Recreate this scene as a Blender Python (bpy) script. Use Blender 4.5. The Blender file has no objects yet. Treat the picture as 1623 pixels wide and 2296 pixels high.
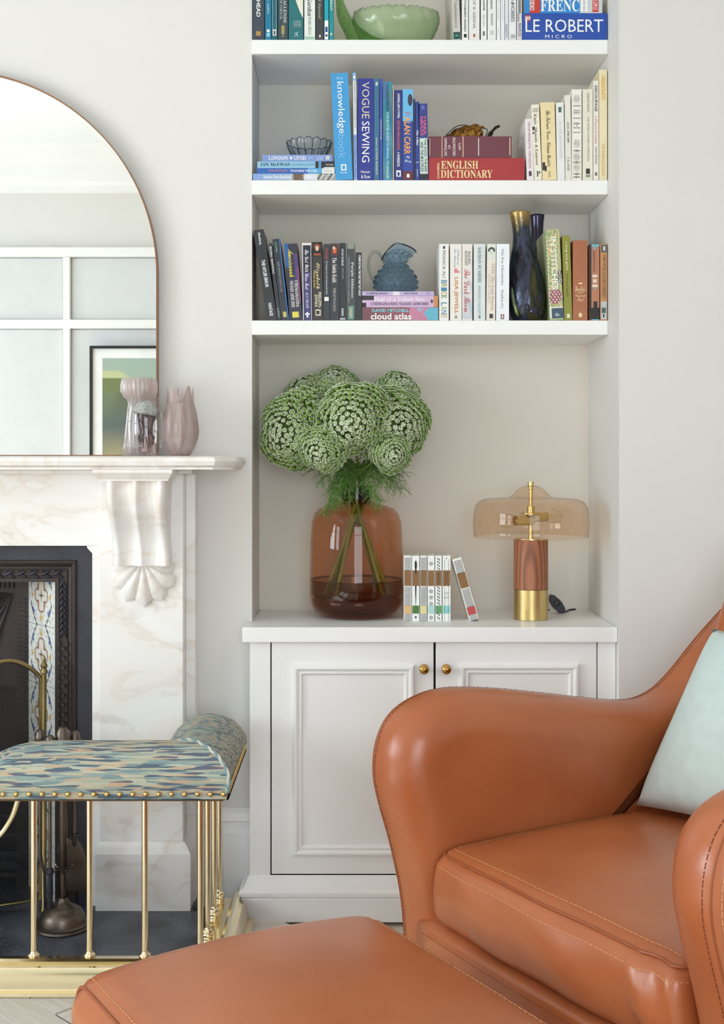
import bpy, bmesh, math, random
from mathutils import Vector, Matrix
random.seed(7)
SC = bpy.context.scene
COL = SC.collection
# ---------------------------------------------------------------- camera
F, XV, YV, HC = 2720.0, 785.0, 1040.0, 1.136      # focal length and principal point in pixels of the 1623 x 2296 frame, eye height in metres
cam = bpy.data.cameras.new('camera'); cam.sensor_fit = 'VERTICAL'; cam.sensor_height = 36.0
cam.lens = F / 2296 * 36; cam.shift_x = (811.5 - XV) / 2296; cam.shift_y = (YV - 1148) / 2296
cam.clip_start = 0.05
camo = bpy.data.objects.new('camera', cam); COL.objects.link(camo)
camo.location = (0, 0, HC); camo.rotation_euler = (math.pi / 2, 0, 0)
SC.camera = camo
# ---------------------------------------------------------------- world, daylight at the windows, exposure
SC.view_settings.view_transform = 'Standard'; SC.view_settings.look = 'None'
SC.view_settings.gamma = 1.0; SC.view_settings.use_curve_mapping = False
SC.view_settings.exposure = 0.02
SC.cycles.use_denoising = True
SC.cycles.max_bounces = 16; SC.cycles.diffuse_bounces = 6; SC.cycles.glossy_bounces = 6
SC.cycles.transmission_bounces = 12; SC.cycles.transparent_max_bounces = 40
SC.cycles.caustics_reflective = False; SC.cycles.caustics_refractive = False
SC.cycles.sample_clamp_indirect = 6.0
wd = bpy.data.worlds.new('world'); SC.world = wd; wd.use_nodes = True
wd.node_tree.nodes['Background'].inputs[0].default_value = (0.85, 0.92, 1.0, 1)
wd.node_tree.nodes['Background'].inputs[1].default_value = 1.0
def daylight(name, loc, rot, sx, sz, power, col=(0.89, 0.93, 1.0)):
    l = bpy.data.lights.new(name, 'AREA'); l.shape = 'RECTANGLE'; l.size = sx; l.size_y = sz
    l.energy = power; l.color = col
    o = bpy.data.objects.new(name, l); COL.objects.link(o); o.location = loc; o.rotation_euler = rot
    return o
# daylight just outside the two tall windows of the side wall and, as fill, an added rear window
WIN = [(0.65, 1.85, 0.80, 2.30), (-0.70, 0.30, 0.80, 2.30)]     # y0, y1, z0, z1 of the openings in wall_left
LW = -3.6                                                     # face of wall_left
for i, (y0, y1, z0, z1) in enumerate(WIN):
    daylight('daylight', (LW - 0.20, (y0 + y1) / 2, (z0 + z1) / 2), (0, -math.pi / 2, 0), z1 - z0, y1 - y0, (88, 44)[i])
FILLWIN = (-0.45, 1.15, 0.40, 2.30)                               # x0, x1, z0, z1 of the opening in wall_rear, added for frontal fill
RY = -1.2
daylight('daylight', ((FILLWIN[0] + FILLWIN[1]) / 2, RY - 0.20, (FILLWIN[2] + FILLWIN[3]) / 2), (math.pi / 2, 0, 0), FILLWIN[1] - FILLWIN[0], FILLWIN[3] - FILLWIN[2], 64)  # fill lamp behind the camera, outside the added rear window
# sun added through the side windows: its unseen floor patch bounces light upwards
added_sun = bpy.data.lights.new('added_sun', 'SUN'); added_sun.energy = 26; added_sun.angle = math.radians(1.2); added_sun.color = (1.0, 0.98, 0.95)
added_suno = bpy.data.objects.new('added_sun', added_sun); COL.objects.link(added_suno)
added_suno.rotation_euler = Vector((0.72, 0.02, -0.69)).to_track_quat('-Z', 'Y').to_euler(); added_suno.location = (-5, 0.5, 4)
# ---------------------------------------------------------------- helpers
def P(px, py, d):
    return Vector(((px - XV) * d / F, d, HC - (py - YV) * d / F))
def PX(px, d): return (px - XV) * d / F
def PZ(py, d): return HC - (py - YV) * d / F
def lin(h):
    if not isinstance(h, str): return tuple(h)[:3]
    h = h.lstrip('#')
    o = []
    for i in (0, 2, 4):
        c = int(h[i:i + 2], 16) / 255
        o.append(c / 12.92 if c <= 0.04045 else ((c + 0.055) / 1.055) ** 2.4)
    return tuple(o)
MATS = {}
def nodes(name):
    m = bpy.data.materials.new(name); m.use_nodes = True
    nt = m.node_tree
    return m, nt, nt.nodes, nt.links, nt.nodes['Principled BSDF']
def mat(name, col, rough=0.5, metal=0.0, var=0.06, vs=9.0, bump=0.0, bs=80.0, coat=0.0, stretch=(1, 1, 1), col2=None, spec=0.5):
    if name in MATS: return MATS[name]
    m, nt, N, L, b = nodes(name)
    c = lin(col)
    b.inputs['Roughness'].default_value = rough; b.inputs['Metallic'].default_value = metal
    b.inputs['Specular IOR Level'].default_value = spec
    if coat:
        b.inputs['Coat Weight'].default_value = coat; b.inputs['Coat Roughness'].default_value = 0.12
    tc = N.new('ShaderNodeTexCoord'); mp = N.new('ShaderNodeMapping'); mp.inputs['Scale'].default_value = stretch
    L.new(tc.outputs['Object'], mp.inputs['Vector'])
    nz = N.new('ShaderNodeTexNoise'); nz.inputs['Scale'].default_value = vs; nz.inputs['Detail'].default_value = 5
    L.new(mp.outputs[0], nz.inputs['Vector'])
    r = N.new('ShaderNodeValToRGB')
    c2 = lin(col2) if col2 else tuple(min(1, x * (1 + var)) for x in c)
    c1 = c if col2 else tuple(x * (1 - var) for x in c)
    r.color_ramp.elements[0].color = (*c1, 1); r.color_ramp.elements[1].color = (*c2, 1)
    r.color_ramp.elements[0].position = 0.3; r.color_ramp.elements[1].position = 0.7
    L.new(nz.outputs['Fac'], r.inputs['Fac']); L.new(r.outputs['Color'], b.inputs['Base Color'])
    if bump:
        n2 = N.new('ShaderNodeTexNoise'); n2.inputs['Scale'].default_value = bs; n2.inputs['Detail'].default_value = 6
        L.new(mp.outputs[0], n2.inputs['Vector'])
        bp = N.new('ShaderNodeBump'); bp.inputs['Strength'].default_value = bump; bp.inputs['Distance'].default_value = 0.002
        L.new(n2.outputs['Fac'], bp.inputs['Height']); L.new(bp.outputs[0], b.inputs['Normal'])
    MATS[name] = m
    return m
def ink(h, rough=0.55):
    return mat('print ' + h, h, rough, var=0.03, vs=60)
def schlick(N, L, ior):
    """Fresnel reflectance of a thin wall, the same from both of its sides"""
    f0 = ((ior - 1) / (ior + 1)) ** 2
    lw = N.new('ShaderNodeLayerWeight'); lw.inputs['Blend'].default_value = .5
    pw = N.new('ShaderNodeMath'); pw.operation = 'POWER'; pw.inputs[1].default_value = 5; L.new(lw.outputs['Facing'], pw.inputs[0])
    ma = N.new('ShaderNodeMath'); ma.operation = 'MULTIPLY_ADD'; ma.inputs[1].default_value = 1 - f0; ma.inputs[2].default_value = f0; L.new(pw.outputs[0], ma.inputs[0])
    return ma.outputs[0]
def thin_glass(name, tint, rough=0.02, ior=1.5, body=0.0, bodycol=None, ribs=0.0):
    """clear or tinted glass wall: straight-through tinted transmission under a Fresnel reflection, with an optional milky body"""
    if name in MATS: return MATS[name]
    m, nt, N, L, b = nodes(name); N.remove(b)
    out = N['Material Output']
    tr = N.new('ShaderNodeBsdfTransparent'); gl = N.new('ShaderNodeBsdfGlossy'); gl.inputs['Roughness'].default_value = rough
    nz = N.new('ShaderNodeTexNoise'); nz.inputs['Scale'].default_value = 14
    r = N.new('ShaderNodeValToRGB'); t = lin(tint)
    r.color_ramp.elements[0].color = (*[x * 0.96 for x in t], 1); r.color_ramp.elements[1].color = (*[min(1, x * 1.04) for x in t], 1)
    tc = N.new('ShaderNodeTexCoord'); L.new(tc.outputs['Object'], nz.inputs['Vector'])
    L.new(nz.outputs['Fac'], r.inputs['Fac']); L.new(r.outputs['Color'], tr.inputs['Color'])
    fr = schlick(N, L, ior)
    mx = N.new('ShaderNodeMixShader')
    L.new(fr, mx.inputs[0])
    src = tr
    if body:
        df = N.new('ShaderNodeBsdfDiffuse'); df.inputs['Color'].default_value = (*lin(bodycol), 1)
        tl = N.new('ShaderNodeBsdfTranslucent'); tl.inputs['Color'].default_value = (*lin(bodycol), 1)
        m1 = N.new('ShaderNodeMixShader'); m1.inputs[0].default_value = 0.5
        L.new(df.outputs[0], m1.inputs[1]); L.new(tl.outputs[0], m1.inputs[2])
        m2 = N.new('ShaderNodeMixShader'); m2.inputs[0].default_value = body
        L.new(tr.outputs[0], m2.inputs[1]); L.new(m1.outputs[0], m2.inputs[2]); src = m2
    L.new(src.outputs[0], mx.inputs[1]); L.new(gl.outputs[0], mx.inputs[2])
    L.new(mx.outputs[0], out.inputs['Surface'])
    MATS[name] = m
    return m
def print_mat(name, rough=0.5):
    if name in MATS: return MATS[name]
    m, nt, N, L, b = nodes(name)
    a = N.new('ShaderNodeVertexColor'); a.layer_name = 'print'
    L.new(a.outputs['Color'], b.inputs['Base Color']); b.inputs['Roughness'].default_value = rough
    MATS[name] = m
    return m
WL = {}
def tag(o, label=None, cat=None, group=None, kind=None):
    if label: o['label'] = label
    if cat: o['category'] = cat
    if group: o['group'] = group
    if kind: o['kind'] = kind
    return o
def thing(name, label, cat, loc, group=None, rot=(0, 0, 0)):
    o = bpy.data.objects.new(name, None); o.empty_display_size = 0.05
    COL.objects.link(o); o.location = loc; o.rotation_euler = rot
    WL[o.name] = Vector(loc)
    return tag(o, label, cat, group)
def add(name, bm, m, parent=None, loc=None, smooth=False, local=False, angle=40):
    """link a bmesh (or mesh) built in world coordinates as one object; under a parent or with its own origin at loc"""
    if isinstance(bm, bmesh.types.BMesh):
        me = bpy.data.meshes.new(name)
        bmesh.ops.recalc_face_normals(bm, faces=bm.faces)
        bm.to_mesh(me); bm.free()
    else: me = bm
    if m: me.materials.append(m)
    o = bpy.data.objects.new(name, me); COL.objects.link(o)
    off = Vector((0, 0, 0))
    if parent:
        o.parent = parent; off = WL[parent.name]; WL[o.name] = off
        if local: off = Vector((0, 0, 0))
    elif loc is not None:
        off = Vector(loc); o.location = off; WL[o.name] = off
    else: WL[o.name] = off
    if off.length > 0: me.transform(Matrix.Translation(-off))
    if smooth:
        me.polygons.foreach_set('use_smooth', [True] * len(me.polygons))
        if angle < 180: me.set_sharp_from_angle(angle=math.radians(angle))
    return o
def clone(o, parent=None, offset=(0, 0, 0)):
    c = o.copy(); COL.objects.link(c); c.parent = parent
    c.location = o.location + Vector(offset)
    if parent: WL[c.name] = WL[parent.name]
    return c
def bx(bm, x0, x1, y0, y1, z0, z1, bev=0.0, seg=2):
    v = [bm.verts.new((x, y, z)) for x in (x0, x1) for y in (y0, y1) for z in (z0, z1)]
    fs = [bm.faces.new([v[i] for i in q]) for q in ((0, 1, 3, 2), (4, 6, 7, 5), (0, 4, 5, 1), (2, 3, 7, 6), (0, 2, 6, 4), (1, 5, 7, 3))]
    if bev:
        es = list({e for f in fs for e in f.edges})
        bmesh.ops.bevel(bm, geom=es, offset=bev, segments=seg, affect='EDGES', profile=0.5)
    return bm
def box(x0, x1, y0, y1, z0, z1, bev=0.0, seg=2):
    return bx(bmesh.new(), x0, x1, y0, y1, z0, z1, bev, seg)
def loft(bm, rings, closed=True, cap0=False, cap1=False):
    vs = [[bm.verts.new(p) for p in r] for r in rings]
    n = len(vs[0])
    for a, b in zip(vs, vs[1:]):
        for i in range(n if closed else n - 1):
            j = (i + 1) % n
            bm.faces.new((a[i], a[j], b[j], b[i]))
    if cap0: bm.faces.new(list(reversed(vs[0])))
    if cap1: bm.faces.new(vs[-1])
    return bm
def frame_of(ax):
    ax = Vector(ax).normalized()
    t = Vector((0, 0, 1)) if abs(ax.z) < 0.9 else Vector((1, 0, 0))
    u = ax.cross(t).normalized(); v = ax.cross(u).normalized()
    return ax, u, v
def lathe(prof, org, ax=(0, 0, 1), seg=48, bm=None, cap0=False, cap1=False, fn=None):
    bm = bm or bmesh.new(); org = Vector(org)
    if tuple(ax) == (0, 0, 1): a, u, v = Vector((0, 0, 1)), Vector((1, 0, 0)), Vector((0, 1, 0))
    else: a, u, v = frame_of(ax)
    rings = []
    for k, (r, h) in enumerate(prof):
        ring = []
        for i in range(seg):
            t = 2 * math.pi * i / seg
            rr, hh = (r, h) if not fn else fn(r, h, t, k)
            ring.append(org + a * hh + u * (rr * math.cos(t)) + v * (rr * math.sin(t)))
        rings.append(ring)
    return loft(bm, rings, True, cap0, cap1)
def tube(pts, rad, seg=8, bm=None, caps=True):
    bm = bm or bmesh.new(); pts = [Vector(p) for p in pts]; n = len(pts)
    if not hasattr(rad, '__len__'): rad = [rad] * n
    rings = []; pu = None
    for i, p in enumerate(pts):
        d = (pts[min(i + 1, n - 1)] - pts[max(i - 1, 0)]).normalized()
        if pu is None: _, u, _ = frame_of(d)
        else:
            u = pu - d * pu.dot(d)
            u = u.normalized() if u.length > 1e-6 else frame_of(d)[1]
        pu = u; v = d.cross(u)
        rings.append([p + (u * math.cos(2 * math.pi * k / seg) + v * math.sin(2 * math.pi * k / seg)) * rad[i] for k in range(seg)])
    return loft(bm, rings, True, caps, caps)
def spline(pts, n=8):
    """Catmull-Rom through the points"""
    pts = [Vector(p) for p in pts]; q = [pts[0] * 2 - pts[1]] + pts + [pts[-1] * 2 - pts[-2]]; out = []
    for i in range(1, len(q) - 2):
        a, b, c, d = q[i - 1:i + 3]
        for k in range(n):
            t = k / n
            out.append(0.5 * ((2 * b) + (c - a) * t + (2 * a - 5 * b + 4 * c - d) * t * t + (3 * b - a - 3 * c + d) * t ** 3))
    out.append(pts[-1].copy()); return out
def interp(tab, x):
    """smooth (Catmull-like cosine) interpolation in a table of (x, y)"""
    if x <= tab[0][0]: return tab[0][1]
    for (a, p), (b, q) in zip(tab, tab[1:]):
        if x <= b:
            t = (x - a) / (b - a); return p + (q - p) * t
    return tab[-1][1]
def prism(bm, poly, f, c0, c1):
    """poly: 2D outline; f(a, b, c) maps to world"""
    v0 = [bm.verts.new(f(a, b, c0)) for a, b in poly]; v1 = [bm.verts.new(f(a, b, c1)) for a, b in poly]
    n = len(poly)
    bm.faces.new(v0); bm.faces.new(list(reversed(v1)))
    for i in range(n): bm.faces.new((v0[i], v1[i], v1[(i + 1) % n], v0[(i + 1) % n]))
    return bm
def ball(bm, c, r, seg=10, rings=6, sx=1, sy=1, sz=1, mtx=None):
    ret = bmesh.ops.create_uvsphere(bm, u_segments=seg, v_segments=rings, radius=r)
    mm = Matrix.Translation(Vector(c)) @ (mtx or Matrix.Identity(4)) @ Matrix.Diagonal((sx, sy, sz, 1))
    bmesh.ops.transform(bm, matrix=mm, verts=ret['verts'])
    return ret['verts']
def rbox(hx, hy, hz, r, n, f, bm=None):
    """rounded box grid in local coordinates, every point then mapped by f(Vector, unit cube position)"""
    bm = bm or bmesh.new(); start = len(bm.verts)
    vs = {}
    def key(i, j, k): return (i, j, k)
    def vert(i, j, k):
        q = (i, j, k)
        if q in vs: return vs[q]
        u = Vector((2 * i / n - 1, 2 * j / n - 1, 2 * k / n - 1))
        w = Vector([math.copysign(abs(t) ** 0.8, t) for t in u])
        p = Vector((w.x * hx, w.y * hy, w.z * hz))
        c = Vector((max(-(hx - r), min(hx - r, p.x)), max(-(hy - r), min(hy - r, p.y)), max(-(hz - r), min(hz - r, p.z))))
        d = p - c
        if d.length > 1e-9: p = c + d.normalized() * r
        vs[q] = bm.verts.new(f(p, w)); return vs[q]
    for a in range(n):
        for b in range(n):
            for q in ([(0, a, b), (0, a, b + 1), (0, a + 1, b + 1), (0, a + 1, b)], [(n, a, b), (n, a + 1, b), (n, a + 1, b + 1), (n, a, b + 1)],
                      [(a, 0, b), (a + 1, 0, b), (a + 1, 0, b + 1), (a, 0, b + 1)], [(a, n, b), (a, n, b + 1), (a + 1, n, b + 1), (a + 1, n, b)],
                      [(a, b, 0), (a, b + 1, 0), (a + 1, b + 1, 0), (a + 1, b, 0)], [(a, b, n), (a + 1, b, n), (a + 1, b + 1, n), (a, b + 1, n)]):
                bm.faces.new([vert(*t) for t in q])
    return bm
def frame_sweep(bm, x0, x1, z0, z1, y, prof):
    """mitred moulding round a rectangle in the plane y: prof = (inset from the outer edge, height towards the viewer)"""
    rings = []
    for cx, cz, sx, sz in ((x0, z0, 1, 1), (x1, z0, -1, 1), (x1, z1, -1, -1), (x0, z1, 1, -1)):
        rings.append([Vector((cx + sx * a, y - h, cz + sz * a)) for a, h in prof])
    rings.append(rings[0])
    vs = [[bm.verts.new(p) for p in r] for r in rings[:4]]
    for k in range(4):
        a, b = vs[k], vs[(k + 1) % 4]
        for i in range(len(prof) - 1): bm.faces.new((a[i], b[i], b[i + 1], a[i + 1]))
    return bm
def grid_print(name, nu, nv, pos, colf):
    """a printed sheet: a fine grid whose corner colours hold the print"""
    me = bpy.data.meshes.new(name)
    vs = [pos(i / nu, j / nv) for j in range(nv + 1) for i in range(nu + 1)]
    fs = [(j * (nu + 1) + i, j * (nu + 1) + i + 1, (j + 1) * (nu + 1) + i + 1, (j + 1) * (nu + 1) + i) for j in range(nv) for i in range(nu)]
    me.from_pydata(vs, [], fs)
    at = me.color_attributes.new('print', 'FLOAT_COLOR', 'POINT')
    buf = []
    for j in range(nv + 1):
        for i in range(nu + 1): buf += [*colf(i / nu, j / nv), 1.0]
    at.data.foreach_set('color', buf)
    return me
def serif(s, base=0x1D400):
    o = ''
    for c in s:
        if 'A' <= c <= 'Z': o += chr(base + ord(c) - 65)
        elif 'a' <= c <= 'z':
            k = base + 26 + ord(c) - 97
            o += chr(0x210E if k == 0x1D455 else k)
        elif '0' <= c <= '9' and base == 0x1D400: o += chr(0x1D7CE + ord(c) - 48)
        else: o += c
    return o
def style(s):
    """'S:' serif, 'I:' slanted serif, 'C:' script, 'B:' bold sans; otherwise plain: (string, slant, weight)"""
    if s[1:2] == ':':
        k, t = s[0], s[2:]
        return (t if k == 'B' else serif(t, 0x1D4D0) if k == 'C' else serif(t), .28 if k == 'I' else 0, .018 if k == 'B' else 0)
    return s, 0, 0
TXT = {}; TYPE = []
def text_mesh(s):
    if s in TXT: return TXT[s].copy()
    if not TYPE:
        cu = bpy.data.curves.new('lettering', 'FONT'); cu.resolution_u = 2; cu.size = 1
        TYPE.append(bpy.data.objects.new('lettering', cu))
    TYPE[0].data.body, TYPE[0].data.shear, TYPE[0].data.offset = style(s)
    me = bpy.data.meshes.new_from_object(TYPE[0])
    me.materials.clear()
    co = [v.co for v in me.vertices]
    if co:
        x0 = min(c.x for c in co); x1 = max(c.x for c in co); y0 = min(c.y for c in co); y1 = max(c.y for c in co)
        for v in me.vertices:
            v.co = Vector(((v.co.x - (x0 + x1) / 2) / max(x1 - x0, 1e-6), (v.co.y - (y0 + y1) / 2) / max(y1 - y0, 1e-6), 0))
    TXT[s] = me
    return me.copy()
def letters(s, c, L, H, rot, m, parent, nm='lettering'):
    """flat lettering in a plane facing -Y, centre c (local to the parent's frame), length L along the reading direction, glyph height H"""
    me = text_mesh(s); a = math.radians(rot); ca, sa = math.cos(a), math.sin(a); c = Vector(c)
    for v in me.vertices:
        x, y = v.co.x * L, v.co.y * H
        v.co = c + Vector((x * ca - y * sa, 0, x * sa + y * ca))
    return add(nm, me, m, parent, local=True)
def struct(name, bm, m, parent=None, smooth=False):
    o = add(name, bm, m, parent, smooth=smooth)
    if not parent: o['kind'] = 'structure'
    return o
# ---------------------------------------------------------------- common materials
WALL = mat('wall paint', '#dfdcd8', 0.75, var=0.012, vs=3, bump=0.04, bs=180)
SHELFP = mat('joinery paint', '#f2f0ee', 0.38, var=0.012, vs=4, bump=0.03, bs=120)
BRASS = mat('polished brass', '#efe0bb', 0.14, 1.0, var=0.05, vs=12)
BRUSHED = mat('brushed brass', '#d9bf83', 0.32, 1.0, var=0.08, vs=30, stretch=(1, 1, 0.05))
AGED = mat('aged brass', '#8d7d55', 0.33, 1.0, var=0.25, vs=14)
GUN = mat('tarnished bronze', '#6a5f57', 0.36, 0.9, var=0.25, vs=18)
IRON = mat('blackened cast iron', '#3a3a42', 0.42, 0.35, var=0.22, vs=12, bump=0.15, bs=120)
IRONB = mat('brown cast iron', '#3d3533', 0.45, 0.35, var=0.2, vs=12, bump=0.15, bs=120)
BLACK = mat('black plastic', '#17171a', 0.42, var=0.1)
WIRE = mat('dark wire', '#26221f', 0.4, 0.7)
# ================================================================ the room
YB, YS, YW, YR, YA = 3.13, 3.123, 3.01, 2.995, 3.38     # chimney breast face, shelf front, worktop front, right wall face, alcove back
XL, XR = -0.2532, 0.664                                 # alcove reveals
CX = -1.024                                             # axis of the chimney breast
CEIL = 3.05
FLOORM = mat('floor base', '#d3c8ba', 0.6)
PLANK = mat('pale limed oak', '#dacfc1', 0.5, var=0.1, vs=6, stretch=(1, 14, 1), bump=0.08, bs=40, col2='#e9e2d8')
fl = struct('floor', box(-3.9, 3.3, -1.5, 3.5, -0.1, -0.012), FLOORM)
# herringbone boards as single pieces
pm = None; L_, W_ = 0.42, 0.085
def plank_mesh():
    bm = box(-L_ / 2 + 0.0006, L_ / 2 - 0.0006, -W_ / 2 + 0.0006, W_ / 2 - 0.0006, -0.012, 0.0, 0.0008, 1)
    me = bpy.data.meshes.new('plank'); bm.to_mesh(me); bm.free(); me.materials.append(PLANK); return me
pm = plank_mesh(); k = 0
r2 = math.sqrt(0.5)
for i in range(-40, 41):
    for j in range(-4, 5):
        for q in (0, 1):
            # herringbone lattice turned 45 degrees
            if q == 0: a, b, ang = i * W_ + 2 * L_ * j + L_ / 2, i * W_ + W_ / 2, 0
            else: a, b, ang = L_ + i * W_ + 2 * L_ * j + W_ / 2, (i + 1) * W_ - L_ / 2, math.pi / 2
            x = (a * r2 - b * r2) - 0.55; y = (a * r2 + b * r2) + 2.2
            if -1.75 < x < 1.35 and 1.25 < y < 2.93 and k < 300:
                o = bpy.data.objects.new('plank', pm); COL.objects.link(o); o.parent = fl
                o.location = (x, y, 0); o.rotation_euler = (0, 0, ang + math.pi / 4); k += 1
def wallbox(name, *a, m=None): return struct(name, box(*a), m or WALL)
# chimney breast with the fireplace opening left free
bm = bmesh.new()
bx(bm, -0.66, XL, YB, 3.5, 0, CEIL); bx(bm, 2 * CX - XL, 2 * CX + 0.66, YB, 3.5, 0, CEIL)
bx(bm, 2 * CX + 0.66, -0.66, YB, 3.5, 0.96, CEIL); bx(bm, 2 * CX + 0.66, -0.66, 3.42, 3.5, 0, 0.96)
struct('wall_chimney', bm, WALL)
wallbox('wall_alcove', XL, XR, YA, 3.5, 0, CEIL, m=mat('bounce-warmed wall paint', '#e0d9ce', 0.75, var=0.012, vs=3, bump=0.04, bs=180))  # wall paint with the alcove's warm bounce light mixed into its colour
wallbox('wall_right', XR, 3.1, YR, 3.5, 0, CEIL)
wallbox('wall_left_alcove', LW - 0.15, 2 * CX - XL, YA, 3.5, 0, CEIL)
wallbox('wall_side', 3.0, 3.15, RY - 0.15, YR, 0, CEIL)
bm = bmesh.new()          # left wall round its two windows
ys = [RY - 0.15, WIN[1][0], WIN[1][1], WIN[0][0], WIN[0][1], YA]
for a, b, hole in ((ys[0], ys[1], 0), (ys[1], ys[2], 1), (ys[2], ys[3], 0), (ys[3], ys[4], 1), (ys[4], ys[5], 0)):
    if hole:
        bx(bm, LW - 0.15, LW, a, b, 0, WIN[0][2]); bx(bm, LW - 0.15, LW, a, b, WIN[0][3], CEIL)
    else: bx(bm, LW - 0.15, LW, a, b, 0, CEIL)
struct('wall_left', bm, WALL)
bm = bmesh.new()
bx(bm, LW, FILLWIN[0], RY - 0.15, RY, 0, CEIL); bx(bm, FILLWIN[1], 3.0, RY - 0.15, RY, 0, CEIL)
bx(bm, FILLWIN[0], FILLWIN[1], RY - 0.15, RY, 0, FILLWIN[2]); bx(bm, FILLWIN[0], FILLWIN[1], RY - 0.15, RY, FILLWIN[3], CEIL)
struct('wall_rear', bm, WALL)
wallbox('ceiling', LW - 0.15, 3.15, RY - 0.15, 3.5, CEIL, CEIL + 0.1, m=mat('ceiling paint', '#f4f4f2', 0.8, var=0.01))
PANE = thin_glass('window glass', '#f6fafa')
def sash(name, x, y, z, w, h, axis):
    """a sash window: frame, glazing bars and panes in an opening; axis 'x' = in a wall of constant x"""
    def f(a, b, c): return Vector((x + c, y + a, z + b)) if axis == 'x' else Vector((x + a, y + c, z + b))
    def q(bm, a0, a1, b0, b1, c0, c1):
        p0, p1 = f(a0, b0, c0), f(a1, b1, c1)
        bx(bm, min(p0.x, p1.x), max(p0.x, p1.x), min(p0.y, p1.y), max(p0.y, p1.y), p0.z, p1.z)
    bm = bmesh.new()
    for a0, a1, b0, b1 in ((0, .06, 0, h), (w - .06, w, 0, h), (.06, w - .06, 0, .07), (.06, w - .06, h - .06, h), (.06, w - .06, h / 2 - .025, h / 2 + .025)): q(bm, a0, a1, b0, b1, -.09, -.04)
    o = struct(name, bm, SHELFP)
    for b0, b1 in ((.07, h / 2 - .025), (h / 2 + .025, h - .06)):
        bm = bmesh.new(); q(bm, w / 2 - .012, w / 2 + .012, b0, b1, -.08, -.05); add('glazing_bar', bm, SHELFP, o)
        for a0, a1 in ((.06, w / 2 - .012), (w / 2 + .012, w - .06)):
            bm = bmesh.new(); q(bm, a0, a1, b0, b1, -.067, -.063); add('pane', bm, PANE, o)
for i, (y0, y1, z0, z1) in enumerate(WIN): sash('window_%d' % (i + 1), LW, y0, z0, y1 - y0, z1 - z0, 'x')
sash('window_3', FILLWIN[0], RY, FILLWIN[2], FILLWIN[1] - FILLWIN[0], FILLWIN[3] - FILLWIN[2], 'y')  # unseen rear window, added to carry the fill lamp
# cornice and wall panelling seen in the mirror
def prof_run(name, prof, x0, x1, y, m=SHELFP):
    bm = bmesh.new(); loft(bm, [[Vector((x, y + dy, z)) for dy, z in prof] for x in (x0, x1)], True, True, True)
    return struct(name, bm, m)
prof_run('trim_1', [(0, CEIL - .26), (.03, CEIL - .25), (.03, CEIL - .22), (.05, CEIL - .2), (.07, CEIL - .1), (.16, CEIL - .04), (.18, CEIL), (0, CEIL)], LW, 3.0, RY)
D2 = 2 * 3.105 - RY      # optical distance of the rear wall by way of the mirror
def RX(px): return (px - XV) * D2 / F
def RZ(py): return HC - (py - YV) * D2 / F
screen = struct('trim_2', box(LW + 0.02, RX(560), RY, RY + 0.05, RZ(578), RZ(557), 0.006), SHELFP)
for z0, z1 in ((RZ(738), RZ(718)),):
    add('rail', box(LW + 0.02, RX(560), RY, RY + 0.045, z0, z1, 0.005), SHELFP, screen)
for px in (-140, 152, 444):
    add('stile', box(RX(px) - .022, RX(px) + .022, RY, RY + 0.04, 0, RZ(578), 0.005), SHELFP, screen)
pan = mat('panel glass', '#d6d8d9', 0.25, var=0.02)
for a, b in ((-440, -152), (-128, 141), (163, 433)):
    for z0, z1 in ((RZ(716), RZ(580)), (0.1, RZ(740))):
        add('panel', box(RX(a), RX(b), RY, RY + 0.012, z0, z1), pan, screen)
# framed print on the rear wall
def artcol(u, v):
    n = math.sin(u * 9 + 3 * v) * 0.5 + math.sin(u * 23 - v * 11) * 0.25
    top, mid, low, base = (.36, .45, .38), (.16, .2, .1), (.1, .13, .12), (.5, .42, .22)
    if v > .72:
        d = ((u - .12) / .34) ** 2 + ((v - .70) / .2) ** 2
        return (.52, .56, .30) if d < 1 + .12 * n and v > .83 else ((.17, .2, .08) if d < 1 + .12 * n else top)
    if v > .42: t = (v - .42) / .3; return tuple(mid[i] * t * (1 + .3 * n) + low[i] * (1 - t) for i in range(3))
    t = v / .42; return tuple(low[i] * t + base[i] * (1 - t) * (1 + .1 * n) for i in range(3))
x0, z1 = RX(207), RZ(778); x1, z0 = x0 + 0.62, z1 - 0.86
pic = thing('framed_print', 'landscape print in a thin black frame with a wide white mount', 'picture', ((x0 + x1) / 2, RY + .06, z0))
bm = bmesh.new(); frame_sweep(bm, x0, x1, z0, z1, RY + .06, [(0, 0), (0, -.02), (.016, -.02), (.016, 0)])
bmesh.ops.scale(bm, vec=(1, -1, 1), verts=bm.verts, space=Matrix.Translation((0, -(RY + .06), 0)))
bmesh.ops.scale(bm, vec=(1, -1, 1), verts=bm.verts, space=Matrix.Translation((0, -(RY + .06), 0)))
add('frame', bm, mat('black frame', '#1c1c20', 0.4), pic)
add('mount', box(x0 + .01, x1 - .01, RY + .06, RY + .066, z0 + .01, z1 - .01), mat('white mount board', '#f0f0ee', 0.7), pic)
add('print', grid_print('print', 60, 80, lambda u, v: Vector((x0 + .075 + u * .47, RY + .0675, z0 + .075 + v * .71)), artcol), print_mat('art print'), pic)
# skirting on the breast and on the right wall
sk = [(0, 0), (-.022, 0), (-.022, .19), (-.014, .2), (-.014, .215), (-.02, .22), (-.016, .24), (-.004, .25), (0, .25)]
prof_run('baseboard_chimney', sk, -0.392, XL, YB)
prof_run('baseboard_right', sk, XR, 3.0, YR)
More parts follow.
